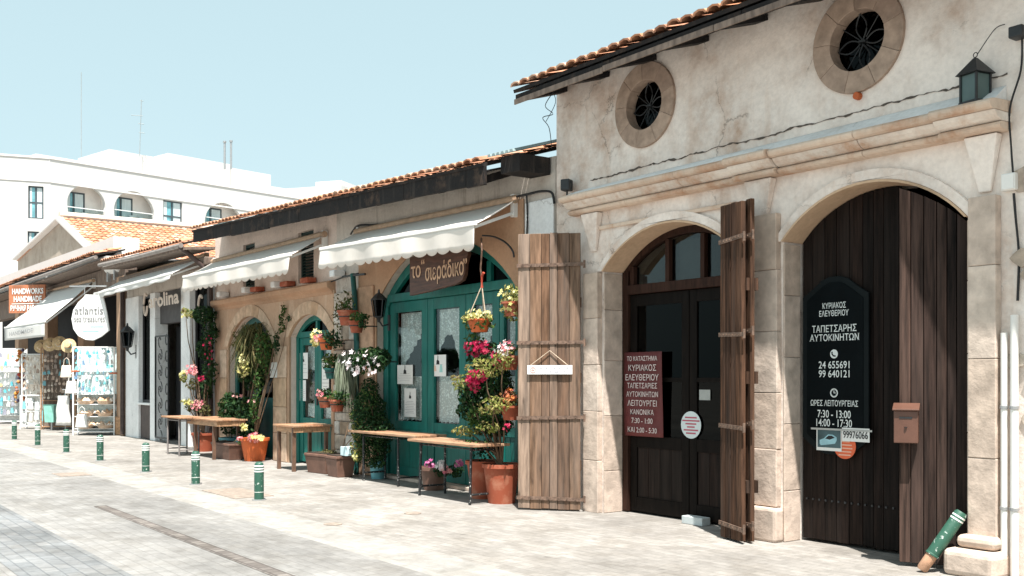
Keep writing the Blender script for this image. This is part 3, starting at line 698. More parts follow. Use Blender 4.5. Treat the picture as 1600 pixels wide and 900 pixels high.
for x0_, x1_ in ((A1[0]+.125, xm-.005), (xm+.005, A1[1]-.125)):
    mb = MB(); st_ = .11
    mb.box(x0_, x0_+st_, y0+.02, y1-.01, .03, zt-.065); mb.box(x1_-st_, x1_, y0+.02, y1-.01, .03, zt-.065)
    for za, zb in ((.03, .2), (.78, .92), (1.55, 1.6), (zt-.2, zt-.065)): mb.box(x0_+st_, x1_-st_, y0+.022, y1-.012, za, zb)
    lf = mb.build('door_leaf', door_wood, g, bevel=.005)
    mb = MB(); n_ = 4; w_ = (x1_-x0_-2*st_)/n_
    for i in range(n_): mb.box(x0_+st_+i*w_+.003, x0_+st_+(i+1)*w_-.003, y0+.04, y1-.02, .2, .78)
    mb.build('lower_panel', wood_black, lf)
    MB().box(x0_+st_, x1_-st_, .318, .324, .92, zt-.2).build('pane', glass_dark, lf)
# paper and box at the door; pale board added to imitate fanlight reflections
c1, c2 = wp(1062, 435, .9), wp(1098, 372, .9); cs = MB().box(c1.x, c2.x, .9, .92, 2.75, 3.25).build('reflection_board', M('reflection_board', (.52, .53, .52), .8, .1, 3, 0)); tag(cs, 'pale board added behind the fanlight over the left doorway to imitate a reflection', 'board')
c1, c2 = wp(1092, 625, .30), wp(1109, 609, .30)
tag(MB().box(c1.x, c2.x, .306, .309, c1.z, c2.z).build('paper_note', M('grey_paper', (.35, .36, .34), .8, .1, 5, 0)), 'small grey paper note stuck on the glazed door right of the red banner', 'paper')
c1, c2 = wp(1078, 816, .25), wp(1110, 800, .25)
tag(MB().box(c1.x, c2.x, .12, .25, .006, .09).build('white_box', M('grey_white_box', (.5, .54, .54), .7, .1, 5, 0), bevel=.005), 'low white box on the doorstep of the left arch', 'box')
# red banner
bn = thing('banner', 'dark red banner with white Greek opening hours hanging on the glazed door', 'banner', (-8.6, .22, .9))
a, b = wp(976, 680, .255), wp(1036, 549, .255)
def bf(u, v): return (a.x+(b.x-a.x)*u, .256-.012*math.sin(u*5+v*3)-.008*u, a.z+(b.z-a.z)*v)
MB().sheet(bf, 10, 14).build('cloth', banner_red, bn, smooth=True, solid=.004, recalc=False)
k = (wp(1006, 0, .22)-CAM).dot(FW)/1600; xcb = (a.x+b.x)/2
for t, py, wd, h in [('ΤΟ ΚΑΤΑΣΤΗΜΑ', 560, 52, 7.5), ('ΚΥΡΙΑΚΟΣ', 574.5, 48, 10), ('ΕΛΕΥΘΕΡΙΟΥ', 589.5, 57, 10), ('ΤΑΠΕΤΣΑΡΙΕΣ', 602.5, 51, 8.5), ('ΑΥΤΟΚΙΝΗΤΩΝ', 616, 55, 8.5), ('ΛΕΙΤΟΥΡΓΕΙ', 630, 51, 9.5), ('ΚΑΝΟΝΙΚΑ', 644, 41, 8.5), ('7:30 - 1:00', 657.5, 36, 8.5), ('ΚΑΙ 2:00 - 5:30', 672, 50, 8.5)]:
    lettering(t, (xcb, .2345, wz(1006, py, .235)), ex, ez, wd*k*1.32, h*k, M('banner_ink', (.62, .53, .50), .8, .05, 5, 0) if t.startswith('ΤΟ') else bpy.data.materials['banner_ink'], bn, bold=.004, serif=True)
# oval notice on the right leaf
rd = thing('round_sticker', 'round white sticker with red text lines on the glazed right leaf', 'sticker', (wx(1079, .28), .27, wz(1079, 664, .28)))
c = wp(1079, 664, .29); disc('disc', (c.x, .298, c.z), 20.5*k, M('pale_sticker', (.62, .68, .68), .7, .05, 4, 0), rd)
for i, wd in enumerate((22, 32, 20, 14, 27, 18)): MB().box(c.x-wd*k/2*1.1, c.x+wd*k/2*1.1, .2935, .2945, c.z+(11-4.7*i)*k-1.1*k, c.z+(11-4.7*i)*k+1.1*k).build('text_line', M('red_ink', (.45, .10, .14), .8, .1, 5, 0) if i == 0 else bpy.data.materials['red_ink'], rd)
# hanging notice on the bleached shutter
hn = thing('hanging_notice', 'small white notice on a string on the bleached shutter', 'notice', (-9.65, -.45, 2.0))
d = Vector((.585, .49, 0)).normalized(); nrm = Vector((d.y, -d.x, 0)); ctr = wp(860, 578, -.38)
mm = ORI(ctr, d, nrm)
wd = .275
MB(mm).box(-wd, wd, -.045, -.03, -.055, .055).build('board', white_paint, hn, bevel=.004)
MB(mm).tube([(-wd*.85, -.04, .055), (0, -.03, .23), (wd*.8, -.04, .055)], .006, 5).build('string', M('cord', (.5, .4, .3), .9, .2, 20, .1), hn)
lettering('ΑΠΑΓΟΡΕΥΕΤΑΙ', mm @ Vector((.06, -.046, .022)), d, ez, .36, .036, M('faded_ink', (.30, .30, .36), .8, .2, 9, 0), hn, bold=.0)
lettering('Η ΣΤΑΘΜΕΥΣΗ', mm @ Vector((.06, -.046, -.024)), d, ez, .34, .036, bpy.data.materials['faded_ink'], hn, bold=.0)
cc = mm @ Vector((-.2, -.046, 0)); 
mb = MB(mm); mb.prism(circ(-.205, 0, .036, 20), -.049, -.0455, [circ(-.205, 0, .028, 20)]); mb.box(-.209, -.201, -.049, -.046, -.022, .022); mb.box(-.225, -.185, -.049, -.046, -.004, .004)
mb.build('round_mark', M('faded_red', (.62, .36, .32), .8, .1, 9, 0), hn)

# ---------- lantern on the cornice, boxes, pipes, wires
ln = thing('wall_lantern', 'square black lantern with greenish glass standing on the right end of the cornice', 'lantern', (-4.63, -.13, 3.78))
lx, ly, lz = wx(1524, -.13), -.13, 3.80
s = .077; rot = Matrix.Translation((lx, ly, lz)) @ Matrix.Rotation(R(-12), 4, 'Z')
mb = MB(rot); mb.box(-s-.012, s+.012, -s-.012, s+.012, 0, .018)
for a in (-1, 1):
    for b in (-1, 1): mb.box(a*s-.008, a*s+.008, b*s-.008, b*s+.008, .018, .235)
mb.build('frame', black_metal, ln)
MB(rot).box(-s+.004, s-.004, -s+.004, s-.004, .02, .23).build('glass', lamp_glass, ln)
mb = MB(rot); q = s+.03; mb.add([(-q, -q, .235), (q, -q, .235), (q, q, .235), (-q, q, .235), (-.012, -.012, .37), (.012, -.012, .37), (.012, .012, .37), (-.012, .012, .37)], [(0, 3, 2, 1), (4, 5, 6, 7), (0, 1, 5, 4), (1, 2, 6, 5), (2, 3, 7, 6), (3, 0, 4, 7)]); mb.build('hood', black_metal, ln)
MB(rot).tube([(.02*math.cos(a), 0, .395+.02*math.sin(a)) for a in [i*math.pi/5 for i in range(11)]], .004, 5).build('ring', black_metal, ln)
def cable(label, pts, r=.011, mat=cable_m, cat='cable', name='cable', sub=6):
    P_ = [Vector(p) for p in pts]; out = []
    for i in range(len(P_)-1):
        p0 = P_[max(i-1, 0)]; p1 = P_[i]; p2 = P_[i+1]; p3 = P_[min(i+2, len(P_)-1)]
        for k_ in range(sub):
            t = k_/sub; out.append(.5*((2*p1)+(p2-p0)*t+(2*p0-5*p1+4*p2-p3)*t*t+(3*p1-p0-3*p2+p3)*t**3))
    out.append(P_[-1])
    return tag(MB().tube(out, r, 6).build(name, mat, smooth=True), label, cat)
cable('thin wire tying the lantern to a hook in the white wall', [(lx+.02, ly, lz+.4), (lx+.12, -.06, 4.38), wp(1570, 38, -.02)], .004)
cable('black cable running down the right wall to the junction box', [wp(1597, 60, -.03), wp(1595, 110, -.03), wp(1578, 170, -.05), wp(1580, 230, -.04), wp(1583, 272, -.04)], .008)
a, b = wp(1570, 300, 0), wp(1592, 270, 0)
jb = thing('junction_box', 'small square white junction box on the right wall', 'junction box', ((a.x+b.x)/2, 0, a.z))
MB().box(a.x, b.x, -.06, -.002, a.z, b.z).build('housing', white_pvc, jb, bevel=.006)
MB().box(a.x+.008, b.x-.008, -.068, -.0605, a.z+.008, b.z-.008).build('lid', white_pvc, jb, bevel=.003)
cable('black cable with a frayed tail hanging below the junction box', [wp(1584, 302, -.03), wp(1587, 340, -.03), wp(1592, 400, -.02), wp(1590, 470, -.02)], .010)
a, b = wp(1584, 64, -.03), wp(1606, 40, -.03)
tag(MB().box(a.x, b.x, -.12, -.002, a.z, b.z).build('floodlight', black_metal, bevel=.01), 'dark box fitting at the top right edge of the white wall', 'light fitting')
for px, pt, pr, lb in ((1569, 520, .026, 'shorter of two white plastic pipes at the right pillar'), (1585, 492, .030, 'taller white plastic pipe at the right edge')):
    pp = thing('drain_pipe', lb, 'pipe', (wx(px, -.06), -.06, 0)); x = wx(px, -.06)
    MB().tube([(x, -.06, .01), (x, -.06, wz(px, pt, -.06))], pr, 14).build('pipe', white_pvc, pp, smooth=True)
    for z in (.55, 1.35):
        MB().lathe([(pr, z), (pr+.007, z+.004), (pr+.007, z+.026), (pr, z+.03)], (x, -.06, 0), 14).build('clamp', steel, pp)
sp = thing('spotlight', 'small black spotlight on the left end of the cornice', 'light fitting', (wx(887, -.1), -.1, 3.8))
MB(Matrix.Translation((wx(886, -.1), -.1, 3.87)) @ Matrix.Rotation(R(25), 4, 'Z')).box(-.06, .06, -.07, .05, 0, .14).build('housing', black_metal, sp, bevel=.015)
MB().tube([(wx(886, -.1), -.1, 3.79), (wx(886, -.1), -.1, 3.88)], .012, 6).build('bracket', black_metal, sp)
tag(MB().prism(circ(wx(1340, -.03), wz(1340, 150, -.03), .035, 10), -.06, -.001).build('clay_peg', terra_orange, bevel=.008), 'small round clay peg in the wall under the right round window', 'peg')
cable('tangle of thin wire hanging from the eaves corner', [wp(866, 142, -.3), wp(852, 165, -.35), wp(864, 178, -.3), wp(848, 184, -.35), wp(858, 200, -.3), wp(862, 232, -.25)], .005)
cable('second thin wire hanging from the eaves corner', [wp(862, 140, -.3), wp(868, 160, -.3), wp(853, 190, -.35)], .004)

# ---------- old bollard leaning in the right arch
ob = thing('leaning_bollard', 'broken green bollard leaning against the right pillar with its rusty root', 'bollard', (-4.85, -.4, 0))
foot = Vector((-4.80, -.33, .02)); top = Vector((wx(1503, -.12), -.12, wz(1503, 800, -.12))); ax = (top-foot).normalized()
def frm(o, z): 
    z = z.normalized(); x = z.cross(Vector((0, 1, 0))).normalized(); y = z.cross(x)
    return Matrix(((x.x, y.x, z.x, o.x), (x.y, y.y, z.y, o.y), (x.z, y.z, z.z, o.z), (0, 0, 0, 1)))
mm = frm(foot, ax); L = (top-foot).length
MB(mm).lathe([(.035, 0), (.045, .02), (.047, L*.26)], (0, 0, 0), 16).build('root', M('rusty_concrete', (.42, .24, .15), .9, .3, 12, .5), ob, smooth=True)
MB(mm).lathe([(.058, L*.26), (.058, L*.28), (.053, L*.29), (.053, L*.97), (.04, L), (0, L)], (0, 0, 0), 18).build('post', bollard_green, ob, smooth=True)
for t in (.86, .91): MB(mm).lathe([(.0535, L*t), (.0548, L*t), (.0548, L*(t+.022)), (.0535, L*(t+.022))], (0, 0, 0), 18).build('white_band', white_paint, ob)

# ================================================================== the taverna row (middle)
tv = thing('taverna_building', 'long low stone building with tiled roof and arched teal doors under white awnings', 'building', (-16, 0, 0))
TX0, TX1 = -21.97, -10.02
def ev(x): return 4.30+(.43/11.4)*(-9.9-x)           # the eaves rise slightly to the left
G = (-14.62, -10.78, 2.75, 3.62)                      # wide arch of the teal doors
S2 = (-17.97, -16.2, 2.36, 2.74); S1 = (-21.07, -18.7, 2.25, 2.84)
w1 = (wx(380), wx(398), 3.42, 4.33); w2 = (wx(466), wx(490), 3.34, 4.28)
hole = lambda q: [(q[0], q[2]), (q[1], q[2]), (q[1], q[3]), (q[0], q[3])]
SEAM = -16.08
mb = MB(); mb.prism([(TX0, 0)]+notch(S1)+notch(S2)+[(SEAM, 0), (SEAM, ev(SEAM)+.07), (TX0, ev(TX0)+.07)], 0, .4, [hole(w1), hole(w2)])
mb.build('left_wall', cream, tv)
mb = MB(); mb.prism([(SEAM+.003, 0)]+notch(G)+[(TX1, 0), (TX1, ev(TX1)+.07), (SEAM+.003, ev(SEAM)+.07)], 0, .4)
mb.build('right_wall', plaster2, tv)
mb = MB(); mb.box(TX0, TX0+.3, .41, 7, 0, 4.6); mb.box(TX1-.3, TX1, .41, 7, 0, 4.2); mb.box(TX0+.31, TX1-.31, 6.7, 7, 0, 4.6)
mb.build('outer_wall', plaster2, tv)
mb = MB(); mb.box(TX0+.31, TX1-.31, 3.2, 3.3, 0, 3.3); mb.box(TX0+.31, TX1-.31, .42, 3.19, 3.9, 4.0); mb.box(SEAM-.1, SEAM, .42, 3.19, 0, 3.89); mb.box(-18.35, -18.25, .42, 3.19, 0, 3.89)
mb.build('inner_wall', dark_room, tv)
# roof along the tilted eaves
RX0 = -21.5
o_ = Vector((RX0, -EW-.03, ev(RX0)-.01)); e_ = Vector((TX1-.62, -EW-.03, ev(TX1-.62)-.01))-o_
up_ = Vector((0, math.cos(R(17)), math.sin(R(17)))); up_ = (up_-e_.normalized()*up_.dot(e_.normalized())).normalized()
tile_roof('roof', o_, e_, up_, e_.length, 4.6, tv, cw=.185)
def fas(x0, x1, y0, y1, dlo, dhi): return [(x0, y0, ev(x0)+dlo), (x1, y0, ev(x1)+dlo), (x1, y1, ev(x1)+dlo), (x0, y1, ev(x0)+dlo), (x0, y0, ev(x0)+dhi), (x1, y0, ev(x1)+dhi), (x1, y1, ev(x1)+dhi), (x0, y1, ev(x0)+dhi)]
mb = MB(); x = RX0+.02; rr = random.Random(6); x_end = -10.62
while x < x_end-.05:
    L = min(rr.uniform(1.3, 2.4), x_end-x); d = rr.uniform(-.02, .02)
    mb.hexa(fas(x, x+L-.008, -EW, -EW+.04, -.29+d, -.045)); x += L
mb.build('fascia_board', fascia_m, tv, bevel=.008)
def fsl(x0, x1, da, db, th): return [(x0, -EW+.045, ev(x0)+da), (x1, -EW+.045, ev(x1)+da), (x1, -.006, ev(x1)+db), (x0, -.006, ev(x0)+db), (x0, -EW+.045, ev(x0)+da+th), (x1, -EW+.045, ev(x1)+da+th), (x1, -.006, ev(x1)+db+th), (x0, -.006, ev(x0)+db+th)]
MB().hexa(fsl(RX0+.02, x_end, -.12, .05, .02)).build('soffit', fascia_m, tv)
for i in range(13):
    x = RX0+.25+i*.86; MB().hexa(fsl(x, x+.13, -.28, -.06, .10)).build('rafter_end', fascia_m, tv)
cap = M('grey_green_sheet', (.22, .29, .29), .6, .25, 4, .2)
mb = MB()
for i in range(6):
    x = -10.63+i*.095; mb.hexa([(x, -.62, ev(x)+.05), (x+.085, -.62, ev(x)+.05), (x+.085, 1.5, ev(x)+.7), (x, 1.5, ev(x)+.7), (x+.02, -.62, ev(x)+.085), (x+.065, -.62, ev(x)+.085), (x+.065, 1.5, ev(x)+.735), (x+.02, 1.5, ev(x)+.735)])
mb.build('corrugated_end_sheet', cap, tv)
MB().hexa(fas(-10.50, -10.10, -.50, -.02, -.16, .055)).build('dark_roof_beam', fascia_m, tv)
# upper grey band and peeled stone over the doors
stone_or = PLASTER('orange_sandstone', (.47, .285, .18), (.36, .20, .115), (.62, .44, .3), .5, False, drip=.4)
mb = MB(); mb.prism([(-15.22, 0)]+notch((G[0], G[1], G[2], G[3]))+[(-10.66, 0), (-10.66, 3.93), (-15.22, 4.0)], -.03, -.003)
mb.build('stone_facing', stone_or, tv, bevel=.01)
mb = MB(); rs = random.Random(2)
for x0_, x1_ in ((-15.20, -14.66),):
    zs = [.01, .5, 1.0, 1.5, 2.05, 2.6, 3.1]
    for z0, z1 in zip(zs, zs[1:]): mb.box(x0_, x1_, -.065, -.0305, z0, z1-.008)
mb.build('jamb_block', ISL('orange_jamb_blocks', [(.50, .31, .20), (.55, .36, .245), (.44, .27, .175)], .9, .3, 7, bmp=.5), tv, bevel=.012)
MB().box(-10.62, -10.03, -.03, -.003, 0, 3.86).build('limewashed_pier', white_render, tv, bevel=.01)
# rubble pier between the two doorways
mb = MB(); rs = random.Random(21); z = .01
while z < 3.0:
    h = rs.uniform(.12, .3); x = -16.06
    while x < -15.26:
        w_ = min(rs.uniform(.18, .5), -15.24-x); mb.box(x, x+w_-.012, -.05-rs.random()*.03, -.003, z, z+h-.012); x += w_
    z += h
mb.build('rubble_pier', ISL('pier_stones', [(.40, .31, .24), (.52, .44, .36), (.66, .62, .56), (.34, .25, .18)], .95, .4, 8, bmp=.8, dist=.02), tv, bevel=.02)
# sandstone ground floor of the left half
mb = MB(); mb.prism([(-21.85, 0)]+notch(S1)+notch(S2)+[(-16.10, 0), (-16.10, 3.12), (-21.85, 3.12)], -.05, -.003); mb.build('stone_facing', tan, tv, bevel=.01)
for s_, n_ in ((S1, 0), (S2, 1)):
    mb = MB(); a = arc(s_[0]-.003, s_[1]+.003, s_[2], s_[3]+.003, 18); 
    k_ = 9; ip = arc(s_[0], s_[1], s_[2], s_[3]+.002, k_*3); op = arc(s_[0]-.22, s_[1]+.22, s_[2], s_[3]+.24, k_*3)
    for i in range(k_): mb.prism(ip[i*3:i*3+4]+op[i*3:i*3+4][::-1], -.068-.004*(i % 2), -.051)
    mb.build('arch_voussoirs', ISL('voussoirs', [(.52, .36, .25), (.57, .41, .29), (.47, .31, .2)], .9, .3, 7, bmp=.5), tv, bevel=.006)
TPB = ISL('tan_pier_blocks', [(.52, .38, .27), (.58, .44, .33), (.47, .33, .22)], .9, .3, 7, bmp=.5)
rs = random.Random(5)
for x0_, x1_ in ((-18.66, -18.02), (-21.5, -21.1)):
    mb = MB()
    zs = [.01, .55, 1.05, 1.6, 2.2]
    for z0, z1 in zip(zs, zs[1:]): mb.box(x0_+rs.uniform(0, .02), x1_-rs.uniform(0, .02), -.075, -.051, z0, z1-.008)
    mb.build('pier_block', TPB, tv, bevel=.008)
mb = MB(); cornice(mb, -21.83, -16.12, [(-.003, 3.05), (.06, 3.05), (.08, 3.10), (.16, 3.16), (.17, 3.24), (.14, 3.27), (-.003, 3.30)]); mb.build('cornice', stone_or, tv, bevel=.008)
for px in (343, 382, 428, 521):
    x = wx(px, -.2); mb = MB().box(x-.09, x+.09, -.24, -.02, 3.305, 3.42)
    mb.build('beam_end', white_render, tv, bevel=.02)
for px in (395, 442, 474):
    x = wx(px, -.2); mb = MB().box(x-.16, x+.16, -.2, -.02, 3.30, 3.39)
    mb.build('clay_beam_end', terracotta, tv, bevel=.01)
for q in (w1, w2):
    wn = MB(); wn.prism(hole((q[0]+.002, q[1]-.002, q[2]+.002, q[3]-.002)), .06, .12, [hole((q[0]+.06, q[1]-.06, q[2]+.06, q[3]-.06))])
    wn = wn.build('window', green_shutter, tv)
    mb = MB(); z = q[2]+.065
    while z < q[3]-.1: mb.hexa([(q[0]+.062, .055, z), (q[1]-.062, .055, z), (q[1]-.062, .095, z+.035), (q[0]+.062, .095, z+.035), (q[0]+.062, .062, z-.006), (q[1]-.062, .062, z-.006), (q[1]-.062, .102, z+.029), (q[0]+.062, .102, z+.029)]); z += .055
    mb.build('louvres', green_shutter, wn)

# ---------- doors: leaf builder (stiles, panes, lower panels)
def glazed_leaf(parent, x0, x1, y, zb, z_lo, z_hi, zt, st=.12, paint=teal, panels=2):
    mb = MB(); mb.box(x0, x0+st, y-.025, y+.025, zb, zt); mb.box(x1-st, x1, y-.025, y+.025, zb, zt)
    for a, b in ((zb, zb+.14), (z_lo-.13, z_lo), (z_hi, zt)): mb.box(x0+st, x1-st, y-.023, y+.023, a, b)
    lf = mb.build('door_leaf', paint, parent, bevel=.006)
    MB().box(x0+st, x1-st, y+.004, y+.010, z_lo, z_hi).build('pane', glass, lf)
    w_ = (x1-x0-2*st)/panels; mb = MB()
    for i in range(panels): mb.box(x0+st+i*w_+.004, x0+st+(i+1)*w_-.004, y-.008, y+.012, zb+.14, z_lo-.13)
    mb.build('lower_panel', paint, lf, bevel=.004)
    return lf
def curtain(parent, x0, x1, y, z0, zfun, name='lace_curtain', waves=9, amp=.014):
    def f(u, v):
        x = x0+(x1-x0)*u; zt = zfun[1]; lo = zfun[0](u) if callable(zfun[0]) else zfun[0]
        lo += .012*math.sin(u*40)
        return (x, y+amp*math.sin(u*waves*6.28+v*.7)*(1-.4*v), lo+(zt-lo)*v)
    return MB().sheet(f, 46, 10).build(name, lace, parent, smooth=True, recalc=False)
gd = thing('arched_door', 'wide arched teal timber door with four glazed leaves and lace curtains', 'door', ((G[0]+G[1])/2, .2, 0))
Y = .16; ZT_ = 2.80
mb = MB(); a = arc(G[0]+.004, G[1]-.004, G[2], G[3]-.004, 24); b = arc(G[0]+.15, G[1]-.15, G[2]-.03, G[3]-.15, 24)
mb.prism(a+b[::-1], Y-.06, Y+.06); mb.box(G[0]+.004, G[0]+.16, Y-.06, Y+.06, .01, G[2]); mb.box(G[1]-.16, G[1]-.004, Y-.06, Y+.06, .01, G[2])
mb.build('door_frame', teal, gd, bevel=.008)
MB().box(G[0]+.165, G[1]-.165, Y-.07, Y+.06, ZT_, ZT_+.13).build('transom', teal, gd, bevel=.01)
lx_ = [-14.45, -13.30, -12.25, -11.42, -10.95]
atG = archtop(G, 0, 1, .15)
mb = MB()
for x in (-13.55, -11.65):
    hz = archtop(G, x, x, .17)(0); mb.box(x-.05, x+.05, Y-.045, Y+.05, ZT_+.132, hz)
mb.build('mullion', teal, gd, bevel=.006)
MB().prism([(G[0]+.2, ZT_+.13)]+arc(G[0]+.2, G[1]-.2, G[2]+.19, G[3]-.17, 20)+[(G[1]-.2, ZT_+.13)], Y+.01, Y+.016).build('fanlight_pane', glass_dark, gd)
for i in range(4):
    x0_, x1_ = lx_[i]+.006, lx_[i+1]-.006; st_ = .17 if i < 3 else .1
    lf = glazed_leaf(gd, x0_, x1_, Y, .06, .92, 2.63, ZT_-.005, st_)
    p0, p1 = x0_+st_+.01, x1_-st_-.01
    curtain(lf, p0, p1, Y+.07, 0, (.93, 1.62), waves=6)
    if i == 1: curtain(lf, p0, p1, Y+.07, 0, (lambda u: 2.24-.55*max(0, (u-.55)/.45)**.8 if u > .55 else 2.24-.25*max(0, (.3-u)/.3), 2.62), waves=7)
    else: curtain(lf, p0, p1, Y+.07, 0, (lambda u: 1.62+.75*u**.8, 2.62), waves=7)
mb = MB(); mb.box(-12.23, -12.19, Y-.05, Y-.026, 1.12, 1.42); mb.tube([(-12.21, Y-.05, 1.28), (-12.21, Y-.09, 1.28), (-12.10, Y-.09, 1.28)], .012, 6); mb.build('handle', black_metal, gd)
MB().box(G[0]+.02, G[1]-.02, -.02, .3, .005, .055).build('threshold', blocks, gd, bevel=.008)
sd2 = thing('arched_door', 'narrow arched teal double door with glass panes behind the small square table', 'door', ((S2[0]+S2[1])/2, .15, 0))
mb = MB(); a = arc(S2[0]+.004, S2[1]-.004, S2[2], S2[3]-.004, 18); b = arc(S2[0]+.1, S2[1]-.1, S2[2]-.02, S2[3]-.1, 18)
mb.prism(a+b[::-1], .10, .2); mb.box(S2[0]+.004, S2[0]+.11, .10, .2, .01, S2[2]); mb.box(S2[1]-.11, S2[1]-.004, .10, .2, .01, S2[2])
mb.build('door_frame', teal, sd2, bevel=.008)
MB().box(S2[0]+.115, S2[1]-.115, .09, .2, 2.34, 2.45).build('transom', teal, sd2, bevel=.008)
MB().box(-17.12, -17.05, .10, .2, 2.452, S2[3]-.11).build('mullion', teal, sd2)
MB().prism([(S2[0]+.12, 2.45)]+arc(S2[0]+.12, S2[1]-.12, S2[2]+.09, S2[3]-.11, 12)+[(S2[1]-.12, 2.45)], .15, .156).build('fanlight_pane', glass_dark, sd2)
for x0_, x1_ in ((S2[0]+.12, -17.09), (-17.08, S2[1]-.12)):
    lf = glazed_leaf(sd2, x0_, x1_, .15, .04, .86, 2.2, 2.335, .13)
    curtain(lf, x0_+.14, x1_-.14, .22, 0, (.87, 1.12), waves=5); curtain(lf, x0_+.14, x1_-.14, .22, 0, (1.75, 2.19), waves=5)
mb = MB(); mb.box(-17.11, -17.06, .10, .126, 1.1, 1.3); mb.tube([(-17.08, .1, 1.25), (-17.08, .06, 1.25), (-16.98, .06, 1.25)], .012, 6); mb.build('handle', black_metal, sd2)
sd1 = thing('arched_window', 'dark teal timber window with panes in the left arch behind the plants', 'window', ((S1[0]+S1[1])/2, .15, 0))
mb = MB(); a = arc(S1[0]+.004, S1[1]-.004, S1[2], S1[3]-.004, 18); b = arc(S1[0]+.12, S1[1]-.12, S1[2]-.02, S1[3]-.12, 18)
mb.prism(a+b[::-1], .10, .2); mb.box(S1[0]+.004, S1[0]+.12, .10, .2, .01, S1[2]); mb.box(S1[1]-.12, S1[1]-.004, .10, .2, .01, S1[2]); mb.box(-19.93, -19.83, .10, .2, .01, S1[3]-.125)
mb.box(S1[0]+.125, S1[1]-.125, .105, .195, 1.95, 2.05); mb.build('frame', teal_dark, sd1, bevel=.008)
mb = MB()
for x0_, x1_ in ((S1[0]+.125, -19.935), (-19.825, S1[1]-.125)):
    n_ = 5; w_ = (x1_-x0_)/n_
    for i in range(n_): mb.box(x0_+i*w_+.004, x0_+(i+1)*w_-.004, .13, .17, .02, 1.2)
mb.build('lower_panel', teal_dark, sd1)
MB().box(S1[0]+.12, S1[1]-.12, .15, .156, 1.2, 2.7).build('pane', glass_dark, sd1)
# printed sheets taped on the glass
def sheet_paper(px0, py0, px1, py1, label, y=Y-.012, pict=1, lines=6):
    a, b = wp(px0, py1, y), wp(px1, py0, y); t = thing('printed_notice', label, 'notice', ((a.x+b.x)/2, y, a.z)); W, H = b.x-a.x, b.z-a.z
    MB().box(a.x, b.x, y-.002, y+.002, a.z, b.z).build('sheet', paper, t); xc = (a.x+b.x)/2
    if pict:
        zc = b.z-H*.24; mb = MB(); s = W*.09
        mb.prism([(xc-s, zc-s*1.6), (xc+s*1.1, zc-s*1.6), (xc+s*.9, zc-s*.3), (xc+s*.2, zc-.1*s), (xc+s*.3, zc+1.2*s), (xc-.1*s, zc+1.9*s), (xc-.2*s, zc+.2*s), (xc-s*.8, zc-.3*s)], y-.004, y-.0025); mb.build('printed_figure', ink, t)
    mb = MB()
    for i in range(lines):
        z = b.z-H*(.46+.46*i/max(1, lines)); l = W*(.30+.08*((i*7) % 3))/1.0
        mb.box(xc-l, xc+l, y-.0035, y-.0025, z, z+H*.012)
    mb.build('printed_line', grey_ink, t)
    return t, a, b
sheet_paper(621, 570, 645, 600, 'upper printed sheet on the left leaf of the wide teal door', lines=4)
sheet_paper(632, 607, 650, 651, 'lower printed sheet on the left leaf of the wide teal door', lines=8)
t_, a, b = sheet_paper(672, 554, 697, 588, 'printed sheet with pale coloured figures on the second leaf of the wide teal door', lines=1)
mb = MB(); W = b.x-a.x
mb.prism([(a.x+W*.2, a.z+.07), (a.x+W*.42, a.z+.08), (a.x+W*.36, a.z+.16), (a.x+W*.25, a.z+.17)], Y-.017, Y-.0145); mb.build('orange_figure', M('pale_orange_print', (.75, .52, .40), .8, .1, 5, 0), t_)
mb = MB(); mb.prism([(a.x+W*.6, a.z+.06), (a.x+W*.8, a.z+.06), (a.x+W*.75, a.z+.18), (a.x+W*.64, a.z+.17)], Y-.017, Y-.0145); mb.build('teal_figure', M('pale_teal_print', (.35, .62, .58), .8, .1, 5, 0), t_)
sheet_paper(468, 551, 481, 592, 'tall white notice on the left pane of the narrow teal door', y=.13, lines=3)
sheet_paper(466, 594, 478, 626, 'pale sheet low on the left pane of the narrow teal door', y=.128, pict=0, lines=5)
sheet_paper(503, 560, 514, 620, 'white sheet on the right pane of the narrow teal door', y=.13, pict=0, lines=5)
sheet_paper(422, 566, 433, 590, 'small menu card on the stone pier left of the narrow teal door', y=-.08, pict=0, lines=6)

# ---------- the wooden taverna sign
sw = thing('taverna_sign', 'brown wooden plank sign with tan hand lettering above the wide teal door', 'sign', (-13.3, -.2, 2.85))
y = -.22
pts = [(640, 462), (640, 402), (662, 396), (690, 389), (712, 386), (729, 388), (731, 396), (727, 412), (726, 428), (722, 438), (712, 444), (690, 450), (664, 457)]
lp = [(wp(a, b, y).x, wp(a, b, y).z) for a, b in pts]
MB().prism(lp[::-1], y, y+.06).build('plank', sign_wood, sw, bevel=.008)
d0, d1 = wp(642, 430, y), wp(728, 414, y); exs = (d1-d0); exs.y = 0
def hand(t, px, py, wpx, hpx, ang=0):
    c = wp(px, py, y-.004); k_ = (c-CAM).dot(FW)/1600; e = exs.normalized(); e = (e+Vector((0, 0, ang))).normalized()
    x1_, x0_ = wx(px+wpx/2, y), wx(px-wpx/2, y)
    up = Vector((-e.z, 0, e.x)); lettering(t, c, e, up, x1_-x0_, hpx*k_, sign_letter, sw, bold=.012)
hand('το', 650, 425, 15, 19); hand('σιεράδικο', 694, 424, 60, 36)
hand('“', 661, 409, 5, 8); hand('”', 727, 408, 6, 9)
for x in (lp[1][0]+.15, lp[4][0]-.1):
    MB().tube([(x, y+.03, lp[2][1]-.02), (x, .1, lp[2][1]+.16)], .008, 5).build('hanging_wire', black_metal, sw)

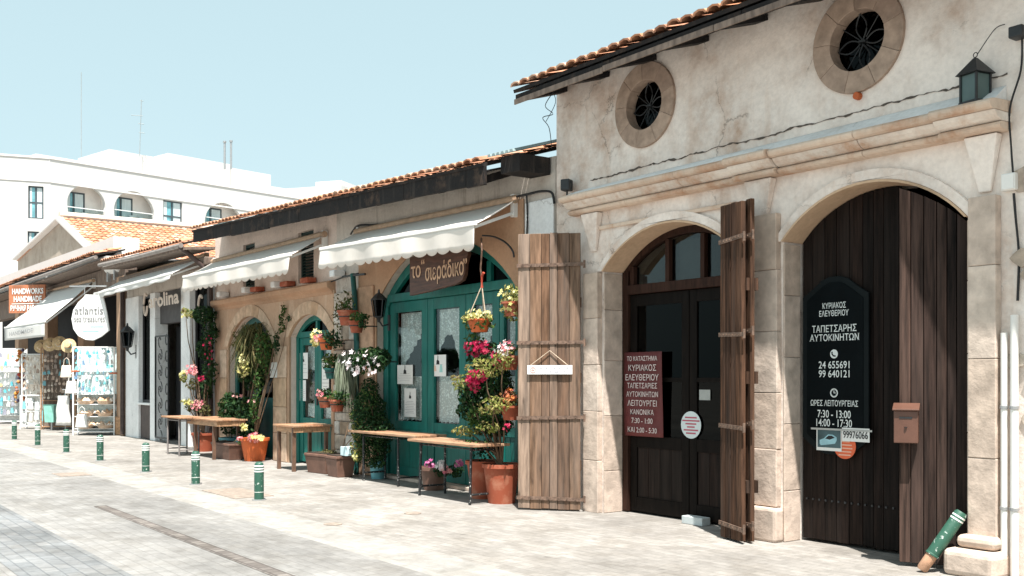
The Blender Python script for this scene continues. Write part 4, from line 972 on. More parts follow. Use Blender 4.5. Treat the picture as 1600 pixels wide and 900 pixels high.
# ---------- awnings
def awning(label, x0, x1, zb, wf, zf0, zf1, val, fabric, nsc, seed=1, sag=.03, arms=True, scal=.05, zb1=None, edge=None):
    """x0..x1 along the wall, back edge at zb, front bar at y=-wf from height zf0 (left) to zf1 (right)"""
    zb1 = zb if zb1 is None else zb1
    t = thing('awning', label, 'awning', ((x0+x1)/2, -.05, min(zf0, zf1)-val)); rs = random.Random(seed); ph = rs.random()*6
    def top(u, v):
        x = x0+(x1-x0)*u; zb_ = zb+(zb1-zb)*u; zf = zf0+(zf1-zf0)*u
        return (x, -.10-(wf-.10)*v, zb_+(zf-zb_)*v-sag*math.sin(math.pi*v)*(1+.35*math.sin(u*9+ph))+.008*math.sin(u*23+ph)*v)
    MB().sheet(top, 40, 10).build('canopy', fabric, t, smooth=True, solid=.008, recalc=False)
    def vl(u, v):
        x = x0+(x1-x0)*u; zf = zf0+(zf1-zf0)*u
        sc_ = scal*(abs(math.sin(math.pi*u*nsc))**.7) if v == 0 else 0
        hgt = val-scal+sc_ if v == 0 else (val-scal)*(1-v)+0*v
        z = zf-.02-(val-scal+sc_ if v == 0 else (val-scal)*(1-v))
        yy = -wf-.012-.03*(1-v)*math.sin(u*31+ph)*.6-.02*(1-v)*math.sin(u*11+2*ph)
        return (x, yy, z)
    vlo = MB().sheet(vl, nsc*10, 6).build('valance', fabric, t, smooth=True, solid=.006, recalc=False)
    MB().bar((x0-.02, -wf, zf0), (x1+.02, -wf, zf1), .05, .05).build('front_bar', white_pvc, t, bevel=.008)
    MB().tube([(x0, -.08, zb+.03), (x1, -.08, zb1+.03)], .055, 12).build('roller', edge or terra_beige, t, smooth=True)
    if arms:
        for x, zf, z_b in ((x0+.06, zf0, zb), (x1-.06, zf1, zb1)):
            mb = MB(); mb.bar((x, -.06, z_b-.14), (x, -wf*.98, zf-.035), .045, .04); mb.build('arm', white_pvc, t, bevel=.006)
            MB().box(x-.035, x+.035, -.10, -.005, z_b-.2, z_b+.1).build('bracket', white_pvc, t, bevel=.006)
    return t
terra_beige = M('beige_roller_cloth', (.45, .31, .21), .8, .15, 8, .1)
awning('off white scalloped awning over the wide teal door and the wooden sign', -15.2, -10.75, 3.98, .72, 3.68, 3.55, .32, awning_m, 15, 1, .015, zb1=3.90)
awning('off white scalloped awning over the two sandstone arches', -21.9, -16.38, 4.10, .72, 3.76, 3.70, .31, awning_m, 18, 4, .015, zb1=4.08)
# beams, cables and pipes on the taverna wall
cable('black cable running along the grey wall under the tiled eaves', [wp(866, 318, -.04), wp(862, 301, -.05), wp(845, 299, -.05), wp(822, 304, -.06), wp(760, 318, -.06), wp(690, 332, -.06), wp(600, 350, -.06), wp(562, 352, -.06), wp(552, 360, -.06), wp(548, 366, -.05)], .016)
cable('black cable hanging down beside the limewashed pier', [wp(823, 305, -.05), wp(824, 340, -.05), wp(823, 370, -.05)], .012)
cable('sagging black cables from the lamp post to the left', [wp(560, 427, -.10), wp(540, 432, -.1), wp(515, 441, -.08), wp(495, 446, -.08), wp(470, 447, -.1), wp(440, 455, -.12)], .012)
cable('arched iron bracket over the right end of the teal door', [wp(754, 368, -.1), wp(772, 370, -.1), wp(790, 379, -.1), wp(801, 392, -.1), wp(803, 402, -.08)], .013, black_metal, 'bracket', 'iron_bracket')
lp_ = thing('lamp_post', 'slim dark post with hanging pots in front of the rubble pier', 'post', (wx(557, -.12), -.12, 0))
x = wx(557, -.12); MB().tube([(x, -.12, .01), (x, -.12, 2.2), (x-.06, -.12, 2.9), (x-.15, -.11, wz(550, 428, -.12))], .045, 10).build('pole', teal_dark, lp_, smooth=True)
MB().bar((x-.5, -.12, 3.30), (x+.3, -.12, 3.28), .03, .03).build('cross_bar', black_metal, lp_)
cable('rusty drain pipe at the left edge of the sandstone front', [(-21.93, -.12, 4.1), (-21.93, -.12, 2.0), (-21.93, -.12, .05)], .05, M('dark_brown_pipe', (.06, .04, .035), .6, .3, 8, .2), 'pipe', 'drain_pipe')
def wall_lantern(label, px, py, y, h=.5):
    c = wp(px, py, y); t = thing('wall_lantern', label, 'lantern', (c.x, y, c.z-h/2)); m_ = Matrix.Translation((c.x, y, c.z-h/2)); s = h/.5
    mb = MB(m_); mb.lathe([(0, 0), (.02*s, .01*s), (.03*s, .06*s), (.075*s, .08*s), (.075*s, .095*s)], n=8)
    mb.lathe([(.12*s, .335*s), (.13*s, .35*s), (.05*s, .43*s), (.02*s, .45*s), (.012*s, .5*s), (0, .5*s)], n=8)
    for i in range(6):
        a = i*math.pi/3; mb.tube([(.075*s*math.cos(a), .075*s*math.sin(a), .09*s), (.115*s*math.cos(a), .115*s*math.sin(a), .34*s)], .008*s, 4)
    mb.build('frame', black_metal, t)
    MB(m_).lathe([(.066*s, .097*s), (.105*s, .333*s)], n=8).build('glass', glass_dark, t)
    mb = MB(m_); mb.tube([(0, 0, .03*s), (0, .06*s, -.05*s), (0, -y*.9, -.02*s)], .014*s, 6); mb.box(-.03*s, .03*s, -y-.03, -y-.008, -.12*s, .12*s); mb.build('bracket', black_metal, t)
    return t
wall_lantern('dark carriage lantern on the stone jamb left of the wooden sign', 592, 478, -.2, .52)

# ================================================================== the gift shops (left)
gs = thing('gift_shop_building', 'low white fronted shop with dark windows and a tiled roof, left of the sandstone arches', 'building', (-25.8, 0, 0))
GX0, GX1 = -28.75, -21.99
wx_ = [wx(p) for p in (205, 218, 236, 262, 288, 303, 335)]
for a, b, y_ in ((GX0, wx_[1], -.03), (wx_[2], wx_[2]+.42, -.03), (wx_[4]-.1, wx_[5]-.15, -.05), (GX1-.42, GX1, -.02)):
    MB().box(a, b, y_, .3, 0, 3.75).build('white_pillar', white_render, gs, bevel=.01)
MB().box(GX0, GX1, .0, .3, 3.753, 4.25).build('lintel_wall', plaster2, gs)
mb = MB(); mb.box(GX0, GX0+.2, .31, 6, 0, 4.5); mb.box(GX1-.2, GX1, .31, 6, 0, 4.5); mb.box(GX0+.21, GX1-.21, 5.8, 6, 0, 4.5); mb.build('outer_wall', plaster2, gs)
mb = MB(); mb.box(GX0+.21, GX1-.21, 2.6, 2.7, 0, 3.7); mb.box(GX0+.21, GX1-.21, .31, 2.59, 3.6, 3.7); mb.build('inner_wall', dark_room, gs)
fr = M('dark_shop_frame', (.022, .022, .024), .5, .2, 6, .05)
for a, b, zb in ((wx_[1], wx_[2], .95), (wx_[5]-.15, GX1-.42, .6)):
    wn = MB(); wn.prism([(a, zb), (b, zb), (b, 3.74), (a, 3.74)], .08, .16, [[(a+.07, zb+.07), (b-.07, zb+.07), (b-.07, 3.67), (a+.07, 3.67)]])
    wn = wn.build('window', fr, gs); MB().box(a+.07, b-.07, .12, .126, zb+.07, 3.67).build('pane', glass_dark, wn)
    pl = MB(); pl.box(a, b, .03, .16, .02, zb-.06); pl.build('panelled_dado', M('dark_brown_panel', (.07, .05, .045), .6, .25, 5, .1) if a == wx_[1] else bpy.data.materials['dark_brown_panel'], gs)
    MB().box(a-.02, b+.02, -.06, .16, zb-.058, zb-.002).build('sill', white_paint, gs, bevel=.006)
da, db = wx_[2]+.425, wx_[4]-.105
MB().box(da, db, .5, .55, .02, 2.9).build('dark_door', fr, gs)
MB().box(da, db, .1, .3, 2.95, 3.74).build('name_panel', M('dark_grey_panel', (.07, .065, .065), .7, .2, 5, .05), gs)
# sagging tiled eaves, gutter, beam
tile_roof('roof', (GX0+.05, -EW, 4.70), (GX1-GX0-.15, 0, -.17), (0, math.cos(R(18)), math.sin(R(18))), GX1-GX0-.15, 4.6, gs)
MB().tube([(GX0, -EW-.05, 4.62), (-25.5, -EW-.05, 4.52), (GX1-.1, -EW-.05, 4.46)], .055, 8).build('gutter', gutter_m, gs, smooth=True)
mb = MB(); mb.hexa([(GX0, -EW, 4.50), (GX1, -EW, 4.36), (GX1, .05, 4.42), (GX0, .05, 4.56), (GX0, -EW, 4.56), (GX1, -EW, 4.42), (GX1, .05, 4.48), (GX0, .05, 4.62)]); mb.build('soffit', beam_m, gs)
MB().hexa([(GX0, -.22, 4.12), (GX1, -.22, 4.05), (GX1, -.003, 4.05), (GX0, -.003, 4.12), (GX0, -.22, 4.32), (GX1, -.22, 4.25), (GX1, -.003, 4.25), (GX0, -.003, 4.32)]).build('cornice_beam', beam_m, gs, bevel=.03)
MB().tube([(GX1-.2, -EW-.05, 4.45), (GX1-.15, -.35, 4.15), (GX1-.08, -.09, 3.9), (GX1-.08, -.09, .05)], .055, 10).build('downpipe', bpy.data.materials['dark_brown_pipe'], gs, smooth=True)
awning('plain off white awning over the dark shop windows', -28.7, -22.3, 4.28, .85, 3.84, 3.86, .12, awning_w, 6, 7, .02, scal=.02, arms=True)
def script_sign(label, px, py, y, wpx, ring_px, txt, hp):
    t = thing('name_sign', label, 'sign', wp(px, py+20, y)); c = wp(px, py, y); k_ = (c-CAM).dot(FW)/1600
    x0_, x1_ = wx(px-wpx/2, y), wx(px+wpx/2, y); rr_ = ring_px*k_
    MB().tube([(x0_+rr_*.7*math.cos(a), y-.01, c.z-.02+rr_*1.35*math.sin(a)) for a in [R(50)+i*R(300)/26 for i in range(27)]], .028, 8).build('initial', sign_letter_pale, t, smooth=True)
    if txt: lettering(txt, ((x0_+x1_)/2+rr_*.55, y-.03, c.z+.02), (1, 0, 0), (-.12, 0, 1), (x1_-x0_)*.84, hp*k_, sign_letter_pale, t, bold=.03)
    return t
sign_letter_pale = M('pale_script_lettering', (.62, .52, .44), .6, .1, 5, 0)
script_sign('pale script shop name with a large round initial over the dark shop doorway', 256, 469, -.14, 56, 13, 'arolina', 22)
script_sign('large pale round initial on the window right of the dark shop doorway', 320, 478, -.12, 12, 14, None, 18)
# folded wrought iron gate
gt = thing('iron_gate', 'narrow wrought iron scroll gate folded against the white pillar', 'gate', (wx(252, -.12), -.12, 0))
xa, xb = wx(243, -.12), wx(263, -.12); mb = MB(); za, zb = .12, 2.62
for x in (xa, xb): mb.box(x-.018, x+.018, -.138, -.102, za, zb)
for z in (za, zb): mb.box(xa, xb, -.137, -.103, z-.018, z+.018)
mb.build('frame', black_metal, gt)
mb = MB(); xm_ = (xa+xb)/2; wd = (xb-xa)
for k_ in range(6):
    z0_ = za+.2+k_*.40
    for s_ in (-1, 1):
        pts = []
        for i in range(15):
            a = i/14*4.4; r_ = .16-.10*i/14; pts.append((xm_-wd*.12+s_*0+r_*math.cos(a+1.57)*s_*.9-s_*.02, -.12, z0_+s_*.16-s_*r_*math.sin(a+1.57)+s_*.02))
        mb.tube(pts, .011, 5)
    mb.tube([(xb-.12+.09*math.cos(a), -.12, z0_+.2+.13*math.sin(a)) for a in [i*math.pi/7 for i in range(15)]], .011, 5)
mb.build('scrollwork', black_metal, gt)
wall_lantern('dark carriage lantern on the pillar left of the dark shop window', 199, 527, -.25, .75)
cable('dark drain pipe between the souvenir stall and the white shop', [(GX0-.05, -.1, 4.2), (GX0-.05, -.1, .05)], .06, bpy.data.materials['dark_brown_pipe'], 'pipe', 'drain_pipe')

# souvenir shop: open front, roof with white painted upper part, tile edges
sv = thing('souvenir_shop_building', 'open fronted souvenir shop with white roof and tile edge at the far left', 'building', (-39, 0, 0))
SX0, SX1 = -52, -28.85
mb = MB(); mb.box(SX0, SX1, .9, 1.1, 0, 4.6); mb.build('shop_front', dark_room, sv)  # recessed wall coloured near-black to stand for shade under the awning
for x in (-29.25, -33.6, -38.5, -43.5): MB().box(x-.33, x+.33, -.05, .3, 0, 4.4).build('stone_pillar', tan, sv, bevel=.02)
MB().box(SX0, SX1, .0, .3, 4.0, 4.75).build('lintel_beam', beam_m, sv)
mb = MB(); mb.box(SX0, SX0+.2, 1.11, 8, 0, 4.7); mb.box(SX1-.2, SX1, 1.11, 8, 0, 4.5); mb.box(SX0+.21, SX1-.21, 7.8, 8, 0, 4.7); mb.build('outer_wall', plaster2, sv)
MB().box(SX0, SX1, -.6, .89, 4.78, 4.83).build('soffit', beam_m, sv)
mb = MB(); mb.hexa([(SX0, .3, 5.02), (-31.2, .3, 4.86), (-31.2, 1.05, 4.86), (SX0, 1.05, 5.02), (SX0, .3, 6.0), (-31.2, .3, 5.75), (-31.2, 1.05, 5.75), (SX0, 1.05, 6.0)]); mb.build('white_parapet', hotel_white, sv)
MB().hexa([(SX0, -.5, 4.95), (SX1, -.5, 4.85), (SX1, 8, 5.0), (SX0, 8, 5.1), (SX0, -.5, 5.0), (SX1, -.5, 4.9), (SX1, 8, 5.05), (SX0, 8, 5.15)]).build('flat_roof', hotel_white, sv)
tile_roof('tile_edge', (-36.0, -.72, 5.02), (6.9, 0, -.05), (0, math.cos(R(14)), math.sin(R(14))), 6.9, .8, sv, rows=2)
tile_roof('tile_edge', (-52, -.72, 5.05), (15.8, 0, 0.0), (0, math.cos(R(14)), math.sin(R(14))), 15.8, .8, sv, rows=2)
MB().tube([(SX0, -.78, 4.93), (SX1, -.78, 4.84)], .055, 8).build('gutter', gutter_m, sv)
# gabled stone house behind with the sunlit tiled slope
gh = thing('gabled_house', 'old stone gable with a sunlit orange tiled roof behind the shops', 'building', (-40, 1, 0))
pk, rt, lf_ = wp(97, 345, 1.3), wp(158, 404, 1.3), wp(28, 408, 1.3)
mb = MB(); mb.prism([(lf_.x, 0), (rt.x, 0), (rt.x, rt.z), (pk.x, pk.z), (lf_.x, lf_.z)], 1.3, 1.6); mb.build('gable_wall', PLASTER('rough_gable_stone', (.40, .34, .28), (.24, .17, .12), (.3, .22, .16), .7, False, drip=.4), gh)
dn = Vector((rt.x-pk.x, 0, rt.z-pk.z)).normalized(); L_ = (Vector((-33.2, 0, 0))-Vector((pk.x, 0, 0))).x/dn.x
low = Vector((pk.x, 1.25, pk.z+.12))+dn*L_
tile_roof('roof', low, (0, 1, 0), -dn, 13, L_, gh, cw=.24, rl=.42)
MB().hexa([(pk.x, 1.25, pk.z+.06), (pk.x, 14, pk.z+.06), (lf_.x, 14, lf_.z), (lf_.x, 1.25, lf_.z), (pk.x, 1.25, pk.z+.12), (pk.x, 14, pk.z+.12), (lf_.x, 14, lf_.z+.06), (lf_.x, 1.25, lf_.z+.06)]).build('far_roof', tile_m, gh)
mb = MB(); a, b = Vector((pk.x, 1.2, pk.z+.08)), Vector((rt.x, 1.2, rt.z+.08)); mb.bar(a, b, .28, .16); mb.bar(a, Vector((lf_.x, 1.2, lf_.z+.08)), .28, .12); mb.build('verge', hotel_white, gh, bevel=.03)
mb = MB(); mb.tube([(pk.x, 1.2, pk.z+.2), (pk.x, 14, pk.z+.2)], .16, 8); mb.build('ridge', PLASTER('pale_ridge', (.66, .55, .46), (.5, .4, .3), (.4, .3, .2), .5, False), gh)
MB().box(-33.4, -33.2, 1.3, 14, 0, 4.6).build('side_wall', plaster2, gh)
tk = thing('roof_tank', 'white rounded tank lying on the tiles above the gutter', 'tank', wp(186, 408, .1))
c = wp(184, 398, .1); c2 = wp(192, 390, .1); MB(Matrix.Translation((c.x, .1, c.z-.25)) @ Matrix.Rotation(R(90), 4, 'Y')).lathe([(0, -.62), (.2, -.6), (.3, -.5), (.31, 0), (.3, .5), (.2, .6), (0, .62)], (0, 0, 0), 16).build('tank_body', white_paint, tk, smooth=True)
mb = MB(); mb.box(c.x-.4, c.x-.3, -.1, .3, c.z-.75, c.z-.45); mb.box(c.x+.3, c.x+.4, -.1, .3, c.z-.75, c.z-.45); mb.build('cradle', steel, tk)
awning('steep white awning over the souvenir racks with faint printing on its valance', -38.0, -31.9, 4.55, 1.42, 3.28, 3.22, .42, awning_w, 1, 9, .03, scal=.01, zb1=4.46)
aw = [o for o in COL.objects if o.get('label', '').startswith('steep white')][0]
lettering('HANDMADE', (-35.0, -1.49, 3.02), (1, 0, 0), (0, 0, 1), 3.6, .13, bpy.data.materials['grey_ink'], aw, name='valance_lettering', bold=.02)
# signs
def faceplate(t, c, e, W, H, mat, th=.05, bevel=.01, name='board'):
    e = Vector(e).normalized(); n_ = Vector((e.y, -e.x, 0)); c = Vector(c)
    m_ = Matrix(((e.x, -n_.x, 0, c.x), (e.y, -n_.y, 0, c.y), (0, 0, 1, c.z), (0, 0, 0, 1)))
    MB(m_).box(-W/2, W/2, 0, th, -H/2, H/2).build(name, mat, t, bevel=bevel); return m_, e
hs = thing('shop_sign', 'orange and brown board with white HANDWORKS HANDMADE lettering above the steep awning', 'sign', at(42, 487, 35))
c = at(42, 467, 34.5); e = (.78, .62, 0); k_ = 34.5/1600
m_, e = faceplate(hs, c, e, 68*k_, 44*k_, hand_board)
for t, ox, oz, wd, h in (('HANDWORKS', 2, 12, 58, 9), ('HANDMADE', 2, 0, 52, 9), ('РУЧНАЯ РАБОТА', 0, -14, 60, 9)):
    lettering(t, m_ @ Vector((ox*k_, -.012, oz*k_)), e, (0, 0, 1), wd*k_, h*k_, white_paint, hs, bold=.03)
MB(m_).box(-28*k_, 28*k_, -.012, -.002, -8*k_, -7*k_).build('divider_line', white_paint, hs)
an = thing('shop_sign', 'white rounded hanging sign reading atlantis sea treasures', 'sign', at(142, 532, 27))
c = at(141, 496, 27); k_ = 27/1600; e = Vector((.66, .75, 0)).normalized(); n_ = Vector((e.y, -e.x, 0))
m_ = Matrix(((e.x, -n_.x, 0, c.x), (e.y, -n_.y, 0, c.y), (0, 0, 1, c.z), (0, 0, 0, 1)))
shp = [(-8, 36), (20, 35), (24, 20), (27, 6), (31, -20), (18, -30), (5, -36), (-8, -35), (-20, -29), (-28, -18), (-31, -2), (-28, 12), (-20, 24), (-12, 31)]
MB(m_).prism([(a*k_, b*k_) for a, b in shp][::-1], 0, .05).build('board', white_paint, an, bevel=.01)
lettering('atlantis', m_ @ Vector((-2*k_, -.008, 11*k_)), e, (0, 0, 1), 46*k_, 13*k_, M('dark_grey_ink', (.14, .14, .14), .8, .1, 5, 0), an, bold=.0)
lettering('sea treasures', m_ @ Vector((-1*k_, -.008, -3*k_)), e, (0, 0, 1), 50*k_, 9*k_, bpy.data.materials['dark_grey_ink'], an, bold=-.0)
mb = MB(m_); mb.box(0*k_, 22*k_, -.008, -.002, -15*k_, -13.5*k_); mb.box(-12*k_, 14*k_, -.008, -.002, -22*k_, -21*k_); mb.build('aqua_line', M('aqua_ink', (.35, .65, .68), .7, .1, 5, 0), an)
MB(m_).tube([(-10*k_, .025, 36*k_), (-10*k_, .025, 48*k_)], .012, 5).build('hanging_rod', steel, an)
MB(m_).box(-34*k_, 26*k_, .0, .05, 48*k_, 50*k_).build('hanging_bar', steel, an)

# ---------- racks and stalls under the steep awning
aqua_goods = ISL('aqua_packets', [(.10, .45, .52), (.72, .76, .74), (.82, .8, .76), (.18, .6, .62), (.6, .55, .5), (.2, .35, .5)], .5, .25, 14, bmp=0)
shell_goods = ISL('shell_goods', [(.72, .52, .36), (.80, .70, .58), (.62, .40, .25), (.82, .76, .68)], .7, .25, 20, bmp=.2)
beige_goods = ISL('beige_packets', [(.55, .42, .32), (.42, .3, .22), (.68, .58, .48), (.3, .24, .2)], .7, .25, 14, bmp=0)
def local(c, rz): return Matrix.Translation(Vector(c)) @ Matrix.Rotation(rz, 4, 'Z')
def rack(label, c, rz, W, D, H, levels, mat, name='display_rack', cat='rack', back=None):
    t = thing(name, label, cat, c, rz); m_ = local(c, rz); mb = MB(m_)
    for x in (-W/2, W/2):
        for y_ in (-D/2, D/2): mb.box(x-.018, x+.018, y_-.018, y_+.018, 0, H)
    for z in (0.08, H-.02):
        for y_ in (-D/2, D/2): mb.box(-W/2+.02, W/2-.02, y_-.014, y_+.014, z, z+.03)
    mb.build('frame', mat, t)
    for z in levels: MB(m_).box(-W/2+.02, W/2-.02, -D/2+.02, D/2-.02, z-.02, z).build('shelf', mat, t, bevel=.004)
    if back: MB(m_).box(-W/2+.02, W/2-.02, D/2-.03, D/2-.016, .1, H-.03).build('back_panel', back, t)
    return t, m_
RZ = R(56)
def packets(m_, W, H0, H1, rows, cols, y_, mat, label, name, cat, group, sz=(.85, .8), jit=.02, seed=3):
    r_ = random.Random(seed); dx = W/cols; dz = (H1-H0)/rows
    for j in range(rows):
        for i in range(cols):
            if r_.random() < .06: continue
            x = -W/2+(i+.5)*dx+r_.uniform(-jit, jit); z = H1-(j+1)*dz+r_.uniform(-.04, .04); a, b = dx*sz[0]*r_.uniform(.55, 1.15)/2, dz*sz[1]*r_.uniform(.55, 1.05)
            mb = MB(m_); kind = r_.random() if sz == (.85, .8) else 0
            if kind < .5:
                ti = r_.uniform(-.02, .02); mb.hexa([(x-a, y_-.02, z), (x+a, y_-.02, z), (x+a, y_+.02, z), (x-a, y_+.02, z), (x-a*.8+ti, y_-.008, z+b), (x+a*.8+ti, y_-.008, z+b), (x+a*.8+ti, y_+.008, z+b), (x-a*.8+ti, y_+.008, z+b)])
            elif kind < .75:                          # little bunches: three drops on one string
                for q in range(3): mb.lathe([(0, 0), (a*.45, b*.1), (a*.5, b*.22), (0, b*.32)], (x+r_.uniform(-a, a)*.5, y_-.02, z+q*b*.3), 7)
            else:                                     # flat round ornament
                mb.prism(circ(x, z+b*.5, min(a, b*.5)*1.05, 12), y_-.015, y_+.015)
            mb.box(x-.006, x+.006, y_-.004, y_+.012, z+b*.9, z+b+.04)
            tag(mb.build(name, mats_pick(mat, r_)), label, cat, group)
def mats_pick(m, r_): return r_.choice(m) if isinstance(m, list) else m
def solid_set(nm, cols): return [M(f'{nm} {i}', c, .6, .2, 12, 0) for i, c in enumerate(cols)]
aq = solid_set('aqua goods', [(.10, .42, .50), (.74, .77, .76), (.82, .8, .77), (.22, .6, .62), (.62, .58, .55), (.16, .28, .42), (.8, .8, .78)])
bg_ = solid_set('beige goods', [(.55, .42, .33), (.42, .3, .23), (.68, .58, .48), (.3, .24, .2), (.16, .36, .4)])
wh = solid_set('pale goods', [(.78, .75, .7), (.6, .64, .64), (.2, .5, .55), (.8, .55, .3), (.7, .7, .7), (.3, .3, .36)])
sh = solid_set('shell goods', [(.74, .55, .40), (.80, .70, .58), (.62, .40, .25), (.82, .76, .68)])
c = at(150, 676, 28.6); c.z = .004
r1, m1 = rack('tall white wire rack hung with aqua trinkets above shelves of sea shells', c, RZ, 1.12, .34, 2.45, (.18, .52, .86, 1.14), white_paint, back=M('pale_aqua_backing', (.60, .70, .70), .8, .25, 9, 0))
packets(m1, 1.06, 1.22, 2.42, 8, 11, -.17, aq, 'small aqua or white trinket packet hanging in the tall white wire rack', 'trinket_packet', 'trinket', 'trinkets in the white wire rack', seed=5)
def shells(m_, z, n, W, D, label, group, seed):
    r_ = random.Random(seed)
    for i in range(n):
        x = r_.uniform(-W/2, W/2); y_ = r_.uniform(-D/2, D/2); s = r_.uniform(.05, .10)
        mb = MB(m_ @ Matrix.Translation((x, y_, z)) @ Matrix.Rotation(r_.uniform(0, 6), 4, 'Z'))
        mb.lathe([(0, 0), (s, s*.2), (s*.9, s*.6), (s*.5, s*1.1), (s*.15, s*1.5), (0, s*1.55)], (0, 0, 0), 7)
        tag(mb.build('sea_shell', r_.choice(sh), smooth=True), label, 'sea shell', group)
for z, sd_ in ((.182, 1), (.522, 2), (.862, 3)):
    for q in (-.27, .27):
        bk = thing('shell_basket', {.182: 'shallow woven basket of shells on the bottom shelf of the white wire rack', .522: 'shallow woven basket of shells on the middle shelf of the white wire rack', .862: 'shallow woven basket of shells on the upper shelf of the white wire rack'}[z]+(', left one' if q < 0 else ', right one'), 'basket', m1 @ Vector((q, 0, z)))
        MB(m1 @ Matrix.Translation((q, -.02, z))).lathe([(.0, 0), (.18, 0), (.23, .09), (.235, .09), (.185, .012), (0, .012)], (0, 0, 0), 14).build('bowl', sh[0], bk)
    shells(m1, z+.06, 24, .95, .24, 'pale sea shell heaped on the shelves of the white wire rack', 'sea shells on the white wire rack', sd_)
c = at(93, 660, 31.5); c.z = .004
r2, m2 = rack('brown lattice stand hung with rows of small beige cards, left of the white wire rack', c, R(62), 1.0, .25, 2.5, (.9,), bpy.data.materials['worn_table_wood'], back=beam_m)
packets(m2, .9, .95, 2.4, 8, 8, -.13, bg_, 'small beige card hanging on the brown lattice stand', 'souvenir_card', 'card', 'cards on the brown lattice stand', seed=8)
c = at(60, 662, 33); c.z = .004
r3, m3 = rack('pale postcard rack with lace and jewellery behind the magazine crate', c, R(50), .95, .25, 2.35, (.8, 1.4), white_paint, back=sh[3])
packets(m3, .9, 1.0, 2.3, 7, 8, -.13, wh[:1]+bg_[:3], 'small pale card hanging on the postcard rack behind the magazine crate', 'postcard', 'card', 'cards on the pale postcard rack', seed=9)
c = at(14, 660, 35.5); c.z = .004
r4, m4 = rack('white rack of blue and white goods at the far left edge', c, R(56), 1.1, .3, 2.6, (.3, .8, 1.3, 1.8), white_paint, back=aq[1])
packets(m4, 1.04, .35, 2.5, 9, 8, -.16, wh+aq[:3], 'small blue or white packet in the rack at the far left edge', 'souvenir_packet', 'packet', 'packets in the far left rack', seed=10)
# straw hats and bags hung under the awning, boxes of goods on the ground
straw = M('straw', (.58, .42, .24), .9, .25, 18, .4)
for i, (px, py, dz_) in enumerate(((78, 538, 31), (92, 536, 30.6), (107, 540, 30.2), (64, 541, 32))):
    c = at(px, py, dz_); t = thing('straw_hat', ('first', 'second', 'third', 'leftmost')[i]+' straw hat hung above the brown lattice stand', 'hat', c)
    m_ = Matrix.Translation(c) @ Matrix.Rotation(R(56), 4, 'Z') @ Matrix.Rotation(R(75), 4, 'X')
    MB(m_).lathe([(0, .12), (.09, .11), (.11, 0), (.22, -.01), (.22, -.02), (.10, -.012), (0, -.012)], (0, 0, 0), 16).build('hat_body', straw, t, smooth=True)
    MB(m_).lathe([(.113, .005), (.114, .03), (.108, .03)], (0, 0, 0), 16).build('band', wh[i % 3], t)
for i, (px, py, dz_, cl) in enumerate(((112, 615, 29.4, wh[0]), (104, 590, 30, bg_[2]), (128, 668, 28.2, awning_w), (46, 640, 33, wh[1]))):
    c = at(px, py, dz_); t = thing('cloth_bag', ('pale cloth bag hanging left of the shell shelves', 'beige cloth bag hanging on the lattice stand', 'white cloth bag on the ground before the shell shelves', 'grey cloth bag hanging on the postcard rack')[i], 'bag', c)
    m_ = Matrix.Translation(c) @ Matrix.Rotation(R(52), 4, 'Z')
    MB(m_).hexa([(-.17, -.06, 0), (.17, -.06, 0), (.17, .05, 0), (-.17, .05, 0), (-.14, -.02, .36), (.14, -.02, .36), (.14, .02, .36), (-.14, .02, .36)]).build('body', cl, t, bevel=.03)
    MB(m_).tube([(-.09, 0, .35), (-.07, 0, .52), (0, 0, .58), (.07, 0, .52), (.09, 0, .35)], .012, 5).build('strap', cl, t)
# orange string of hanging goods
t = thing('hanging_goods', 'string of orange and red ornaments hanging between the left racks', 'ornaments', at(33, 620, 34))
c = at(32, 545, 34); MB().tube([c, c-Vector((0, 0, 1.75))], .01, 5).build('cord', bg_[1], t)
r_ = random.Random(2); mb = MB()
for i in range(46):
    z = -1.8*i/46; p = c+Vector((r_.uniform(-.16, .16), r_.uniform(-.14, .14), z)); s = r_.uniform(.04, .075); mb.lathe([(0, -s), (s*.8, -s*.4), (s, 0), (s*.7, s*.6), (0, s)], p, 6)
mb.build('ornaments', ISL('orange_ornaments', [(.7, .28, .06), (.5, .08, .05), (.8, .5, .15), (.15, .12, .2)], .6, .2, 14, bmp=0), t)
# magazine crate and baskets
c = at(62, 668, 32); c.z = .004
t, mm_ = rack('low white wire bin of magazines under the pale postcard rack', c, R(54), 1.0, .4, 1.05, (.2, .55), white_paint, name='magazine_bin', cat='bin')
packets(mm_, .94, .25, 1.02, 2, 5, -.2, wh, 'magazine in the low white wire bin', 'magazine', 'magazine', 'magazines in the white wire bin', sz=(.9, .95), seed=4)
c = at(81, 660, 31); c.z = .004; t = thing('mint_basket', 'mint green cloth basket between the magazine bin and the shell rack', 'basket', c)
MB().lathe([(.2, .25), (.24, .75), (.26, .78), (.235, .78), (.19, .3), (0, .28)], c, 4).build('basket_body', mint, t); MB().tube([c+Vector((0, 0, .004)), c+Vector((0, 0, .25))], .03, 6).build('foot', steel, t)
c = at(101, 668, 29.6); c.z = .004; t = thing('cotton_bags', 'bunch of white cotton bags hanging in front of the shell rack', 'bags', c)
mb = MB(local(c, R(40)))
def bagf(u, v): return ((u-.5)*.42*(1.15-.35*v)+.02*math.sin(v*9), -.05-.05*math.sin(u*3.14)-.02*math.sin(u*13), .22+.85*v)
mb.sheet(bagf, 12, 8); mb.build('bag_cloth', awning_w, t, smooth=True, solid=.05, recalc=False)
MB(local(c, R(40))).tube([(0, .03, 0), (0, .03, 1.25), (-.1, .03, 1.25), (.1, .03, 1.25)], .014, 6).build('stand', steel, t)
